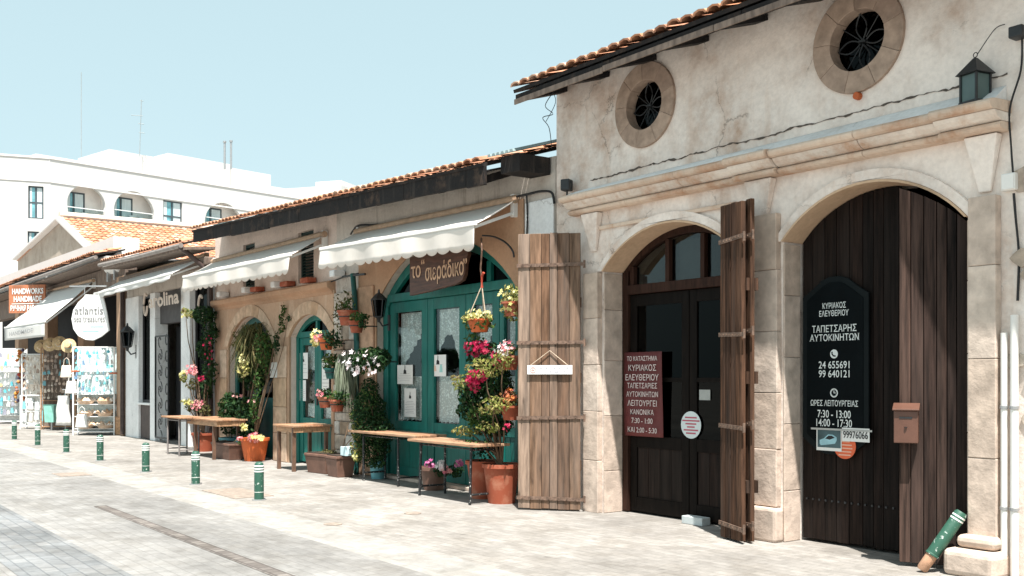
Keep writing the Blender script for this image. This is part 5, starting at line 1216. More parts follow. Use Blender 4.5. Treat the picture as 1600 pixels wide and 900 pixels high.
for px, py, zz in ((118, 580, 28.2), (177, 583, 28)):
    c = at(px, py, zz); t = tag(MB(local(c, RZ)).lathe([(0, -.02), (.10, -.02), (.11, 0), (.10, .02), (0, .02)], (0, 0, 0), 12).build('price_tag', terra_orange), f"round orange tag on the {'left' if px < 150 else 'right'} post of the white wire rack", 'tag')
c = at(192, 677, 28.4); c.z = .004; t = tag(MB(local(c, R(10))).box(-.25, .25, -.12, .12, 0, .52).build('wood_crate', bpy.data.materials['worn_table_wood'], bevel=.02), 'brown wooden crate on end at the foot of the pillar beside the shell rack', 'crate')

# ================================================================== the white hotel
ht = thing('hotel_building', 'big white rendered hotel with arched balconies and teal windows behind the shops', 'building', at(78, 590, 70).to_tuple()[:2]+(0,))
HC = at(78, 590, 70); HC.z = 0
he = (RT*.659+FW*.753).normalized(); hl = (RT*.93+FW*.36).normalized()
def hframe(o, e): n_ = Vector((-e.y, e.x, 0)); return Matrix(((e.x, n_.x, 0, o.x), (e.y, n_.y, 0, o.y), (0, 0, 1, 0), (0, 0, 0, 1)))
HM = hframe(HC, he); HL = hframe(HC, hl)
def hs_(px, M_, e):                                   # distance along the facade seen at a survey column
    d = FW+RT*((px-800)/1600); n_ = Vector((e.y, -e.x, 0)); t = (HC-CAM).dot(n_)/d.dot(n_); p = CAM+d*t
    return (p-HC).dot(e), t
def hz_(py, t): return 1.6+(590-py)/1600*t
ztop = 16.55
arches = []
for a, b, zt_, zb_ in ((105, 165, 290, 348), (178, 241, 299, 352), (320, 379, 317, 362), (396, 440, 325, 368)):
    sa, ta = hs_(a, HM, he); sb, tb = hs_(b, HM, he); tm = (ta+tb)/2; arches.append((sa, sb, hz_(zb_, tm), hz_(zt_, tm)))
sw0, tw = hs_(255, HM, he); sw1, _ = hs_(285, HM, he); hw = (sw0, sw1, hz_(360, tw), hz_(312, tw))
def balc(a):
    cx = (a[0]+a[1])/2; r_ = (a[1]-a[0])/2; zc = a[3]-r_*.98
    pts = [(cx+r_*math.cos(t), zc+r_*.98*math.sin(t)) for t in [math.pi*i/18 for i in range(19)]]
    lowr = [(cx-r_*.97, zc-.5), (cx-r_*.93, a[2]), (cx+r_*.93, a[2]), (cx+r_*.97, zc-.5)]
    return pts+lowr
H2 = 34
mb = MB(HM); mb.prism([(0, 0), (H2, 0), (H2, ztop), (0, ztop)], 0, .3, [balc(a) for a in arches]+[hole(hw)]); mb.build('facade', hotel_white, ht)
mb = MB(HM); mb.box(0, H2, -.05, -.003, 14.95, 15.05); mb.box(-.05, H2, -.06, .35, ztop+.002, ztop+.12); mb.build('string_band', M('pale_band', (.74, .72, .70), .9, .05, 3, 0), ht)  # bands take one even tone, paler than the facade
def hwin(M_, q, name='window', rows=2):
    mb = MB(M_); x0_, x1_, z0, z1 = q; xm_ = (x0_+x1_)/2; zm = z0+(z1-z0)*.5
    mb.prism(hole((x0_, x1_, z0, z1)), .12, .2, [hole((x0_+.09, xm_-.06, z0+.09, zm-.05)), hole((xm_+.06, x1_-.09, z0+.09, zm-.05)), hole((x0_+.09, xm_-.06, zm+.05, z1-.09)), hole((xm_+.06, x1_-.09, zm+.05, z1-.09))])
    wn = mb.build(name, M('dark_window_frame', (.07, .085, .095), .5, .1, 5, 0) if 'dark_window_frame' not in bpy.data.materials else bpy.data.materials['dark_window_frame'], ht)
    MB(M_).box(x0_+.03, x1_-.03, .16, .18, z0+.03, z1-.03).build('pane', glass_teal, wn)
    mb = MB(M_)
    for a, b in ((x0_+.1, x0_+(x1_-x0_)*.24), (x1_-(x1_-x0_)*.42, x1_-.1)):
        mb.box(a, b, .145, .158, z0+.1, z1-.1)
    mb.build('curtain', M('pale_hotel_curtain', (.62, .70, .71), .9, .12, 3, 0, stretch=(6, 6, .3)) if 'pale_hotel_curtain' not in bpy.data.materials else bpy.data.materials['pale_hotel_curtain'], wn)
hwin(HM, hw)
def chair(M_, x, y_, z, s=1.0):
    mb = MB(M_)
    for a in (-.2, .2):
        for b in (-.18, .18): mb.box(x+a-.02, x+a+.02, y_+b-.02, y_+b+.02, z, z+.44)
    mb.box(x-.24, x+.24, y_-.22, y_+.22, z+.44, z+.48); mb.box(x-.22, x-.18, y_+.17, y_+.21, z+.48, z+.88); mb.box(x+.18, x+.22, y_+.17, y_+.21, z+.48, z+.88); mb.box(x-.22, x+.22, y_+.175, y_+.205, z+.66, z+.86)
    for a in (-.25, .25): mb.box(x+a-.02, x+a+.02, y_-.2, y_+.2, z+.63, z+.66); mb.box(x+a-.02, x+a+.02, y_-.2, y_-.16, z+.48, z+.63)
    return mb
tint = GLASS('balcony_glass', (.80, .86, .86), .12)
names = ['leftmost', 'second', 'third', 'rightmost']
for k_, a in enumerate(arches):
    mb = MB(HM); x0_, x1_ = a[0]-.3, a[1]+.5; z0, z1 = a[2]-.03, a[3]+.3
    mb.box(x0_, x1_, .302, 1.05, z0-.2, z0); mb.box(x0_, x1_, .302, 1.05, z1, z1+.15); mb.box(x0_, x1_, 1.05, 1.2, z0-.2, z1+.15); mb.box(x0_-.15, x0_-.002, .302, 1.2, z0-.2, z1+.15); mb.box(x1_+.002, x1_+.15, .302, 1.2, z0-.2, z1+.15)
    bal = mb.build('balcony', M('sunlit_balcony_render', (.90, .84, .79), .9, .05, 2, 0) if 'sunlit_balcony_render' not in bpy.data.materials else bpy.data.materials['sunlit_balcony_render'], ht)  # niche colour raised above the walls; sunlit brightness put into the paint
    q = (a[0]+.1, a[0]+(a[1]-a[0])*.62, z0+.02, z0+(a[3]-a[2])*.86)
    mb = MB(HM @ Matrix.Translation((0, .84, 0))); xm_ = (q[0]+q[1])/2; mb.prism(hole(q), .12, .2, [hole((q[0]+.1, xm_-.06, q[2]+.1, q[3]-.1)), hole((xm_+.06, q[1]-.1, q[2]+.1, q[3]-.1))])
    fr_ = mb.build('balcony_door', bpy.data.materials['dark_window_frame'], ht)
    MB(HM).box(q[0]+.05, q[1]-.05, 1.0, 1.02, q[2]+.05, q[3]-.05).build('pane', glass_teal, fr_)
    mb = MB(HM); mb.box(q[0]+.15, q[0]+.15+(q[1]-q[0])*.25, 0.965, .985, q[2]+.1, q[3]-.12); mb.box(xm_+.1, q[1]-.12, 0.965, .985, q[2]+.1, q[3]-.12); mb.build('curtain', bpy.data.materials['pale_hotel_curtain'], fr_)
    MB(HM).box(a[0]+.12, a[1]-.12, .10, .115, z0+.04, z0+.98).build('railing_glass', tint, ht)
    MB(HM).box(a[0]+.06, a[1]-.06, .08, .14, z0+.99, z0+1.05).build('handrail', white_paint, ht)
    if k_ < 3:
        for j, x in enumerate(((a[0]+a[1])/2+.25, a[1]-.55)):
            if k_ == 2 and j: continue
            tag(chair(HM, x, .68 if j else .62, z0).build('plastic_chair', white_paint), f"white plastic chair on the {names[k_]} hotel balcony{', right one' if j else ', left one' if k_ < 2 else ''}", 'chair')
# left wing, angled
mb = MB(HL); wl = []
for a, b, zt_, zb_ in ((44, 68, 290, 341), (43, 67, 361, 392)):
    sa, ta = hs_(a, HL, hl); sb, tb = hs_(b, HL, hl); wl.append((sa, sb, hz_(zb_, ta) if zb_ < 392 else hz_(410, ta), hz_(zt_, ta)))
mb.prism([(-14, 0), (-.003, 0), (-.003, ztop), (-14, ztop)], 0, .3, [hole(q) for q in wl]); mb.build('left_wing_wall', hotel_white, ht)
mb = MB(HL); mb.box(-14, -.01, -.05, -.003, 14.95, 15.05); mb.box(-14, -.06, -.06, .3, ztop+.002, ztop+.12); mb.build('string_band', bpy.data.materials['pale_band'], ht)
for q in wl: hwin(HL, q)
mb = MB(HM); mb.box(.3, H2-.01, .31, 12, 16.3, 16.5); mb.box(H2-.3, H2, .31, 12, 0, 16.29); mb.box(.3, H2-.31, 11.7, 12, 0, 16.29); mb.box(.3, 1.5, 2.3, 2.4, 0, 16.29); mb.box(.3, H2-.31, 2.3, 2.4, 0, 16.29)
mb.build('inner_wall', hotel_white, ht)
mb = MB(HL); mb.box(-14, -.5, .31, 8, 16.3, 16.5); mb.box(-14, -1, 1.5, 1.6, 0, 16.29); mb.build('inner_wall', hotel_white, ht)
# set back penthouse boxes: (px0, px1, top_left_py, top_right_py, depth)
for a, b, py, dep, dp in ((56, 170, 240, 2.6, 6), (171, 257, 233, 3.4, 5), (262, 360, 239, 2.2, 5), (361, 423, 262, 2.2, 4), (424, 500, 291, 4, 5)):
    o = hs_(a, HM, he); 
    n_ = Vector((he.y, -he.x, 0)); HC2 = HC-n_*dep
    def sdep(px):
        d = FW+RT*((px-800)/1600); t = (HC2-CAM).dot(n_)/d.dot(n_); return ((CAM+d*t)-HC2).dot(he), t
    s0, t0 = sdep(a); s1, t1 = sdep(b); zt_ = hz_(py, t0)
    MB(HM).box(s0, s1, dep, dep+dp, 16.5, zt_).build('penthouse', hotel_white, ht)
for px, p0, p1 in ((351, 223, 252), (361, 222, 252)):
    d0, d1 = at(px, p1, 77), at(px, p0, 77); fl_ = thing('flue_pipe', f"{'left' if px < 355 else 'right'} of two thin flue pipes on the hotel roof", 'flue', d0)
    MB().tube([d0-Vector((0, 0, .6)), d1], .085, 8).build('pipe', steel, fl_); MB().lathe([(0, 0), (.13, 0), (.13, .12), (0, .16)], d1, 8).build('cap', steel, fl_)
far_metal = M('pale_far_metal', (.27, .31, .32), .7, .1, 3, 0)
t = thing('antenna_mast', 'thin television antenna mast with crossbars on the hotel roof', 'antenna', at(218, 240, 78))
MB().tube([at(218, 245, 78), at(221, 156, 78)], .03, 6).build('mast', far_metal, t)
mb = MB()
for py, l, r_ in ((157, 0, 5), (180, 14, 4), (193, 3, 6), (207, 2, 7)): mb.tube([at(219-l, py, 78), at(219+r_, py+1, 78)], .03, 5)
mb.build('crossbar', far_metal, t)
tag(MB().tube([at(127, 245, 78), at(127, 113, 78)], .03, 6).build('flag_pole', far_metal), 'tall thin pale pole on the left of the hotel roof', 'pole')
fb = thing('far_building', 'pale distant rooftop just showing over the tiled eaves', 'building', at(535, 590, 110).to_tuple()[:2]+(0,))
c = at(540, 590, 110); 
m_ = Matrix.Translation((c.x, c.y, 0)) @ Matrix.Rotation(R(35), 4, 'Z')
MB(m_).box(-9, 1.6, -4, 4, 0, 21.5).build('wall', hotel_white, fb); MB(m_).box(-2.5, .6, -2, 2, 21.5, 22.4).build('roof_room', hotel_white, fb)

# ================================================================== street furniture
bl = ['nearest the camera', 'second from the camera', 'third from the camera', 'in the middle of the row', 'fifth from the camera', 'sixth from the camera', 'farthest away']
def bollard(loc, label, seed):
    t = thing('bollard', label, 'bollard', loc, 0, 'green bollards along the kerb'); m_ = Matrix.Translation(Vector(loc)); h = .50
    MB(m_).lathe([(.095, 0), (.095, .008), (.06, .012)], n=16).build('base_plate', steel, t)
    MB(m_).lathe([(.062, .010), (.062, h-.06), (.055, h-.025), (.035, h-.005), (0, h)], n=20).build('post', bollard_green, t, smooth=True)
    for z in (.365, .40, .435): MB(m_).lathe([(.0625, z), (.0645, z+.003), (.0645, z+.015), (.0625, z+.018)], n=20).build('white_band', white_paint, t)
    MB(m_).lathe([(.0622, .10), (.0632, .102), (.0632, .108), (.0622, .11)], n=20).build('seam', chip, t)
    return t
b0 = None
for i, (px, py) in enumerate(((400, 782), (308, 757), (225, 738), (161, 720), (107, 707), (61, 696), (24, 687))):
    p = gp(px, py); loc = (p.x, -2.78, .004); lb = f'green bollard with white bands, {bl[i]}'
    if b0 is None: b0 = bollard(loc, lb, i)
    else: dup(b0, loc, i*1.3, lb)
def table(label, x0, x1, y0, y1, h, legs, mat=table_wood, th=.035, apron=None, legm=leg_metal, wood_legs=False, end_bar=True, planks=4):
    t = thing('table', label, 'table', ((x0+x1)/2, (y0+y1)/2, 0)); mb = MB(); w_ = (y1-y0)/planks; rs = random.Random(int(-x0*100))
    for i in range(planks): mb.box(x0+rs.uniform(0, .02), x1-rs.uniform(0, .02), y0+i*w_+.002, y0+(i+1)*w_-.002, h-th, h+rs.uniform(-.002, .002))
    mb.build('table_top', ISL('table_planks', [(.40, .21, .115), (.46, .27, .155), (.33, .165, .09)], .6, .5, 5, (.8, 8, 4), .3, .003, knots=(.12, .06, .03), grey=(.36, .27, .2)) if 'table_planks' not in bpy.data.materials else bpy.data.materials['table_planks'], t, bevel=.006)
    if apron: 
        mb = MB(); i_ = .04
        mb.box(x0+i_, x1-i_, y0+i_, y0+i_+.02, h-th-apron, h-th-.002); mb.box(x0+i_, x1-i_, y1-i_-.02, y1-i_, h-th-apron, h-th-.002); mb.box(x0+i_, x0+i_+.02, y0+i_+.021, y1-i_-.021, h-th-apron, h-th-.002); mb.box(x1-i_-.02, x1-i_, y0+i_+.021, y1-i_-.021, h-th-apron, h-th-.002)
        mb.build('apron', table_wood, t, bevel=.004)
    for lx0, ly0, lx1, ly1 in legs:
        mb = MB()
        if wood_legs: mb.bar((lx0, ly0, .004), (lx1, ly1, h-th-.002), .055, .055)
        else: mb.tube([(lx0, ly0, .004), (lx1, ly1, h-th-.002)], .018, 10)
        mb.build('leg', legm, t, smooth=not wood_legs)
    xs_ = sorted({l[0] for l in legs})
    if end_bar:
        for x in xs_:
            ys = [l[1] for l in legs if l[0] == x]
            mb = MB()
            if len(ys) == 2:
                mb.tube([(x, min(ys), .13), (x, max(ys), .13)], .014, 8); mb.tube([(x, min(ys), h-.08), (x, max(ys), h-.08)], .012, 8); mb.build('stretcher', legm, t, smooth=True)
        mb = MB(); mb.tube([(xs_[0], legs[0][3], h-.075), (xs_[-1], legs[0][3], h-.075)], .010, 6); mb.build('rail', legm, t)
    return t
L4 = [(-11.93, -.83, -11.93, -.80), (-11.93, -.42, -11.93, -.42), (-10.66, -.86, -10.66, -.84), (-10.66, -.40, -10.66, -.40)]
table('long wooden table on chipped black metal legs beside the big terracotta pots', -12.12, -10.48, -.92, -.36, .77, L4)
L3 = [(-14.15, -.50, -14.15, -.50), (-14.15, -.12, -14.15, -.12), (-13.08, -.50, -13.08, -.50), (-13.08, -.12, -13.08, -.12)]
table('longest wooden table on thin black legs against the wide teal door', -14.5, -12.45, -.60, -.05, .78, L3)
L2 = [(-16.86, -.72, -16.86, -.72), (-16.20, -.74, -16.20, -.74), (-16.2, -.14, -16.2, -.14), (-16.86, -.14, -16.86, -.14)]
brown_leg = M('brown_table_leg', (.15, .085, .055), .6, .3, 6, .1)
table('small square wooden table in front of the narrow teal door', -16.95, -16.1, -.80, -.05, .79, L2, apron=.09, legm=brown_leg, wood_legs=True, end_bar=False)
table('thick topped wooden table in front of the left sandstone arch', -21.0, -19.2, -1.0, -.35, .79, [(-20.62, -.9, -20.62, -.9), (-19.48, -.93, -19.48, -.93), (-19.48, -.45, -19.48, -.45), (-20.62, -.45, -20.62, -.45)], apron=.1, legm=brown_leg, wood_legs=True, end_bar=False)
table('thin topped table on metal legs, leftmost of the row', -21.75, -20.5, -1.25, -.75, .80, [(-21.45, -1.2, -21.45, -1.2), (-21.45, -.8, -21.45, -.8), (-20.72, -1.2, -20.72, -1.2), (-20.72, -.8, -20.72, -.8)], legm=M('grey_table_leg', (.22, .2, .19), .5, .2, 6, .1))

# ================================================================== plants
def leaves(mb, c, rad, n, size, r_, shell=.35, aspect=.5, up=.3, squash=1):
    c = Vector(c); rx, ry, rz = rad; n = int(n*1.45); size = size*.78
    for _ in range(n):
        while True:
            p = Vector((r_.uniform(-1, 1), r_.uniform(-1, 1), r_.uniform(-1, 1)))
            if shell*shell*r_.random() < p.length_squared <= 1: break
        q = c+Vector((p.x*rx, p.y*ry, p.z*rz)); nr = (p.normalized()*.7+Vector((r_.uniform(-1, 1), r_.uniform(-1, 1), r_.uniform(-1, 1)+up))).normalized()
        d = nr.cross(Vector((r_.uniform(-1, 1), r_.uniform(-1, 1), r_.uniform(-1, .4)))).normalized(); s = size*r_.uniform(.45, 1.45); b = nr.cross(d)
        mb.add([q-d*s*.5, q+b*s*aspect*.5-nr*s*.08, q+d*s*.55-nr*s*.12, q-b*s*aspect*.5-nr*s*.08, q+d*s*.05+nr*s*.04], [(0, 1, 4), (1, 2, 4), (2, 3, 4), (3, 0, 4)])
def petals(mb, c, rad, n, size, r_, k=5):
    c = Vector(c)
    for _ in range(n):
        while True:
            p = Vector((r_.uniform(-1, 1), r_.uniform(-1, 1), r_.uniform(-1, 1)))
            if p.length_squared <= 1: break
        q = c+Vector((p.x*rad[0], p.y*rad[1], p.z*rad[2])); nr = (p*.4+Vector((r_.uniform(-.6, .8), r_.uniform(-1.2, -.1), r_.uniform(-.4, .9)))).normalized()
        a = nr.cross(Vector((0, 0, 1))).normalized(); b = nr.cross(a); s = size*r_.uniform(.7, 1.25); ph = r_.random()*6; vs = [q]
        for i in range(k*2):
            t = ph+math.pi*i/k; rr_ = s*(.55 if i % 2 == 0 else .28); vs.append(q+(a*math.cos(t)+b*math.sin(t))*rr_+nr*s*.12*(1 if i % 2 == 0 else .4))
        mb.add(vs, [(0, 1+i, 1+(i+1) % (2*k)) for i in range(2*k)])
def pot(t, c, r_top, r_bot, h, mat, name='pot', n=24, rim=.03):
    c = Vector(c)
    po = MB().lathe([(0, 0), (r_bot, 0), (r_top*.97, h-.05*min(1, h*3)), (r_top*.97+.001, h-.05*min(1, h*3)), (r_top+rim*.6, h-.048*min(1, h*3)), (r_top+rim*.6, h), (r_top-.01, h), (r_top-.02, h-.03), (0, h-.03)], c, n).build(name, mat, t, smooth=True)
    MB().lathe([(0, 0), (r_top-.025, 0), (r_top-.03, .012), (0, .02)], c+Vector((0, 0, h-.03)), 14).build('soil', soil, po)
    return po
def trough(t, c, L, W, h, mat, rz=0):
    m_ = Matrix.Translation(Vector(c)) @ Matrix.Rotation(rz, 4, 'Z'); mb = MB(m_); a, b = L/2, W/2
    mb.hexa([(-a*.88, -b*.8, 0), (a*.88, -b*.8, 0), (a*.88, b*.8, 0), (-a*.88, b*.8, 0), (-a, -b, h-.05), (a, -b, h-.05), (a, b, h-.05), (-a, b, h-.05)])
    mb.hexa([(-a-.012, -b-.012, h-.049), (a+.012, -b-.012, h-.049), (a+.012, b+.012, h-.049), (-a-.012, b+.012, h-.049), (-a-.012, -b-.012, h), (a+.012, -b-.012, h), (a+.012, b+.012, h), (-a-.012, b+.012, h)])
    po = mb.build('planter', mat, t, bevel=.012)
    MB(m_).box(-a+.02, a-.02, -b+.02, b-.02, h+.001, h+.012).build('soil', soil, po)
    return po
def stems(mb, base, tips, r0, r_, sag=.1):
    base = Vector(base)
    for tp in tips:
        tp = Vector(tp); m1_ = base.lerp(tp, .4)+Vector((r_.uniform(-sag, sag), r_.uniform(-sag, sag)*.5, sag*.5)); m2_ = base.lerp(tp, .75)+Vector((r_.uniform(-sag, sag), r_.uniform(-sag, sag)*.5, sag*.3))
        mb.tube([base, m1_, m2_, tp], r0, 5, r0*.3)
r_ = random.Random(77)
def plant(name, label, cat, c, clumps, flowers=(), potspec=None, stem_from=None, leaf=None, group=None, stem_r=.012):
    """clumps: (px, py, y, rx_px, rz_px, n, size, leaf material); flowers: (px, py, y, rpx, n, size, material)"""
    t = thing(name, label, cat, c, 0, group)
    if potspec: potspec(t)
    by = {}; tips = []
    for px, py, y, rx, rz, n, s, m_ in clumps:
        p = wp(px, py, y); k_ = (p-CAM).dot(FW)/1600; mb = by.setdefault(m_.name, (MB(), m_))[0]
        leaves(mb, p, (rx*k_*1.12, rx*k_*.85, rz*k_), n, s, r_); tips.append(p)
    for nm, (mb, m_) in by.items(): mb.build('foliage', m_, t, recalc=False)
    fb_ = {}
    for px, py, y, rp, n, s, m_ in flowers:
        p = wp(px, py, y); k_ = (p-CAM).dot(FW)/1600; rz = rp[1] if isinstance(rp, tuple) else rp; rx = rp[0] if isinstance(rp, tuple) else rp
        petals(fb_.setdefault(m_.name, (MB(), m_))[0], p, (rx*k_, rx*k_*.8, rz*k_), n, s, r_)
    for nm, (mb, m_) in fb_.items(): mb.build('flowers', m_, t, recalc=False)
    if stem_from is not None:
        mb = MB(); stems(mb, stem_from, tips, stem_r, r_); mb.build('stems', bark, t)
    return t
# a. bougainvillea with its big pot, second pot behind
pc = Vector((-10.62, -.40, .004)); pc2 = Vector((-11.18, -.30, .004))
plant('potted_bougainvillea', 'tall bougainvillea with crimson flowers growing from the front big terracotta pot', 'plant', pc,
      [(762, 560, -.45, 34, 26, 420, .095, leaf_dark), (775, 600, -.4, 30, 32, 460, .095, leaf_dark), (742, 612, -.5, 30, 24, 320, .095, leaf_dark), (776, 650, -.4, 28, 36, 420, .095, leaf_dark), (756, 655, -.5, 30, 24, 260, .095, leaf_mid), (735, 640, -.45, 24, 16, 160, .09, leaf_dark),
       (758, 576, -.68, 34, 18, 150, .075, leaf_lime), (786, 562, -.6, 20, 18, 90, .075, leaf_lime), (722, 598, -.62, 18, 14, 70, .075, leaf_lime), (772, 634, -.66, 30, 16, 120, .075, leaf_lime), (730, 674, -.6, 30, 8, 80, .075, leaf_lime), (765, 668, -.6, 20, 9, 40, .09, leaf_lime), (712, 590, -.55, 9, 6, 14, .08, leaf_lime), (745, 690, -.6, 24, 7, 26, .08, leaf_mid)],
      [(745, 588, -.74, (17, 13), 80, .062, fl_magenta), (738, 596, -.74, (12, 10), 40, .062, fl_magenta), (750, 545, -.62, (22, 14), 90, .058, fl_magenta), (776, 560, -.6, (10, 14), 20, .055, fl_magenta), (742, 607, -.7, (9, 6), 18, .06, fl_magenta), (786, 545, -.6, (16, 14), 26, .05, fl_white), (792, 668, -.6, (7, 6), 10, .055, fl_magenta), (730, 545, -.6, (6, 12), 18, .055, fl_magenta)],
      lambda t: pot(t, pc, .235, .17, .50, terracotta), pc+Vector((0, 0, .45)), stem_r=.016)
t = thing('flower_pot', 'darker terracotta pot behind the front big pot under the bougainvillea', 'flower pot', pc2); pot(t, pc2, .22, .15, .5, terracotta)
mb = MB(); leaves(mb, pc2+Vector((0, 0, .62)), (.2, .18, .14), 60, .09, r_); mb.build('foliage', leaf_dark, t, recalc=False)
# b. hanging basket on a chain
bc = wp(749, 508, -.62)
t = thing('hanging_basket', 'terracotta hanging basket of yellow flowers below the red hook', 'hanging basket', bc-Vector((0, 0, .1)))
pot(t, bc-Vector((0, 0, .09)), .155, .10, .17, terra_orange)
mb = MB(); leaves(mb, bc+Vector((-.02, 0, .03)), (.26, .2, .12), 130, .075, r_); leaves(mb, bc+Vector((-.12, 0, -.16)), (.15, .12, .2), 90, .07, r_); mb.build('foliage', leaf_mid, t, recalc=False)
mb = MB(); leaves(mb, bc+Vector((0, -.03, .09)), (.25, .18, .09), 90, .06, r_); mb.build('foliage', leaf_lime, t, recalc=False)
mb = MB(); petals(mb, bc+Vector((0, -.04, .11)), (.25, .17, .09), 130, .055, r_); mb.build('flowers', fl_yellow, t, recalc=False)
hk = wp(753, 446, -.62); mb = MB()
for a in (0, 2.1, 4.2): mb.tube([bc+Vector((.15*math.cos(a), .15*math.sin(a), .07)), hk], .007, 5)
mb.build('cord', bpy.data.materials['cord'], t)
MB().tube([hk, wp(751, 420, -.62), wp(753, 392, -.62), wp(752, 372, -.5)], .012, 6).build('chain', bpy.data.materials['rusted_iron'], t)
MB().tube([hk+Vector((0, 0, -.03)), hk+Vector((0, 0, .12)), hk+Vector((.04, 0, .16))], .018, 6).build('hook', M('red_hook', (.42, .06, .03), .6, .2, 8, 0), t)
# c. pots at the right edge
for (px, py, r1_, lb, lm, fm, n1, n2, hang) in ((801, 478, 20, 'yellow green trailing plant high beside the bleached shutter', leaf_lime, fl_yellow, 260, 60, 1), (796, 562, 15, 'terracotta wall pot with pale pink flowers beside the bleached shutter', leaf_mid, fl_pink, 70, 26, 0), (798, 640, 17, 'orange flowering plant low beside the bleached shutter', leaf_olive, fl_orange, 110, 80, 0)):
    c = wp(px, py, -.42); k_ = (c-CAM).dot(FW)/1600; t = thing('hanging_plant' if hang else 'wall_pot', lb, 'plant', c)
    pot(t, c-Vector((0, 0, .13)), .13, .09, .18, terracotta)
    MB().box(c.x-.012, c.x+.012, c.y, -.006, c.z-.02, c.z).build('bracket', black_metal, t)
    MB().tube([c+Vector((0, .02, .02)), Vector((c.x, -.10, c.z+.45)), Vector((c.x, -.006, c.z+.5))], .006, 5).build('hanging_wire', black_metal, t)
    zz = .05 if not hang else -.02
    mb = MB(); leaves(mb, c+Vector((0, 0, zz+.06)), (r1_*k_*1.1, r1_*k_*.8, r1_*k_*(1.5 if hang else .9)), n1, .07, r_); mb.build('foliage', lm, t, recalc=False)
    mb = MB(); petals(mb, c+Vector((0, -.05, zz+.09)), (r1_*k_, r1_*k_*.8, r1_*k_*(1.4 if hang else .9)), n2, .06, r_); mb.build('flowers', fm, t, recalc=False)
# d-f. pots on the slim post and pier
def wall_pot(label, px, py, y, r0, clumps, flowers, m_pot=terracotta):
    c = wp(px, py, y); t = thing('hanging_pot', label, 'plant', c-Vector((0, 0, r0)))
    pot(t, c-Vector((0, 0, r0*.8)), r0, r0*.68, r0*1.5, m_pot, rim=.02)
    MB().lathe([(r0*.86, 0), (r0*.86+.012, .004), (r0*.86+.012, .016), (r0*.86, .02)], c, 14).build('ring', black_metal, t)
    MB().box(c.x-.01, c.x+.01, c.y+r0*.8, -.05, c.z, c.z+.02).build('bracket', black_metal, t)
    for dx, dz, rx, rz, n, s, m_ in clumps: mb = MB(); leaves(mb, c+Vector((dx, 0, dz)), (rx, rx*.8, rz), n, s, r_); mb.build('foliage', m_, t, recalc=False)
    for dx, dz, rx, rz, n, s, m_ in flowers: mb = MB(); petals(mb, c+Vector((dx, -.04-rx*.45, dz)), (rx, rx*.5, rz), n, s, r_); mb.build('flowers', m_, t, recalc=False)
    return t
wall_pot('terracotta pot with a twiggy plant, topmost on the rubble pier', 543, 496, -.35, .16, [(-.12, .24, .22, .2, 46, .09, leaf_olive), (.02, .2, .14, .12, 46, .08, leaf_mid), (-.3, .02, .14, .3, 40, .08, leaf_olive)], [])
wall_pot('bright terracotta pot with green leaves on the slim post, just right of the topmost pot', 557, 510, -.42, .125, [(.08, .14, .2, .09, 80, .09, leaf_mid), (.22, .06, .1, .12, 50, .08, leaf_dark)], [])
wall_pot('orange pot with cream flowers left of the slim post, over the narrow teal door', 510, 537, -.4, .13, [(.28, .05, .2, .16, 90, .09, leaf_dark), (-.05, .14, .14, .08, 40, .08, leaf_mid)], [(-.18, .10, .15, .15, 60, .085, fl_yellow), (-.12, .1, .12, .12, 20, .08, fl_pink)], terra_orange)
t = wall_pot('small dark teal wall box with leafy green plant beside the narrow teal door', 518, 583, -.35, .12, [(-.02, .18, .2, .16, 150, .08, leaf_mid), (-.05, .24, .16, .1, 50, .07, leaf_lime)], [], teal_dark)
wall_pot('terracotta pot with dark leaves, left of the low pair on the rubble pier', 508, 628, -.4, .12, [(0, .14, .18, .1, 90, .08, leaf_dark), (-.1, .1, .12, .1, 40, .08, leaf_mid)], [(0, .14, .15, .07, 12, .06, fl_pink)])
wall_pot('terracotta pot with dark leaves, right of the low pair on the rubble pier', 527, 633, -.45, .13, [(0, .15, .2, .1, 100, .08, leaf_mid), (.14, .1, .16, .14, 70, .08, leaf_dark)], [])
t = wall_pot('hanging pot of white flowers with dark trailing leaves on the slim post', 580, 566, -.5, .13, [(-.02, .06, .40, .17, 620, .09, leaf_dark), (-.3, 0, .2, .18, 200, .09, leaf_dark), (.22, .03, .2, .18, 200, .09, leaf_dark)], [(-.02, .0, .46, .2, 34, .08, fl_white), (-.36, -.04, .14, .18, 18, .085, fl_white), (.25, -.04, .18, .16, 12, .08, fl_white)])
def strands(mb, c, rad, n, L, r_, w_=.008):
    c = Vector(c)
    for _ in range(n):
        p = c+Vector((r_.uniform(-1, 1)*rad[0], r_.uniform(-1, 1)*rad[1], r_.uniform(-.2, .2)*L)); l = L*r_.uniform(.4, 1); d = Vector((r_.uniform(-1, 1), r_.uniform(-1, 1), 0))*.05
        a = Vector((r_.uniform(-1, 1), r_.uniform(-1, 1), 0)).normalized()*w_
        q = [p, p+d+Vector((0, 0, -l*.5)), p+d*1.5+Vector((r_.uniform(-.03, .03), 0, -l))]
        mb.add([q[0]-a, q[0]+a, q[1]+a, q[2], q[1]-a], [(0, 1, 2, 4), (4, 2, 3)])
t = thing('hanging_moss', 'grey green mass of hanging moss on the rubble pier', 'plant', wp(541, 620, -.3)); mb = MB()
strands(mb, wp(541, 566, -.3), (.17, .12), 420, .75, r_); mb.build('strands', moss_m, t, recalc=False)
MB().tube([wp(541, 552, -.3), wp(541, 548, -.02)], .012, 5).build('hook', black_metal, t)
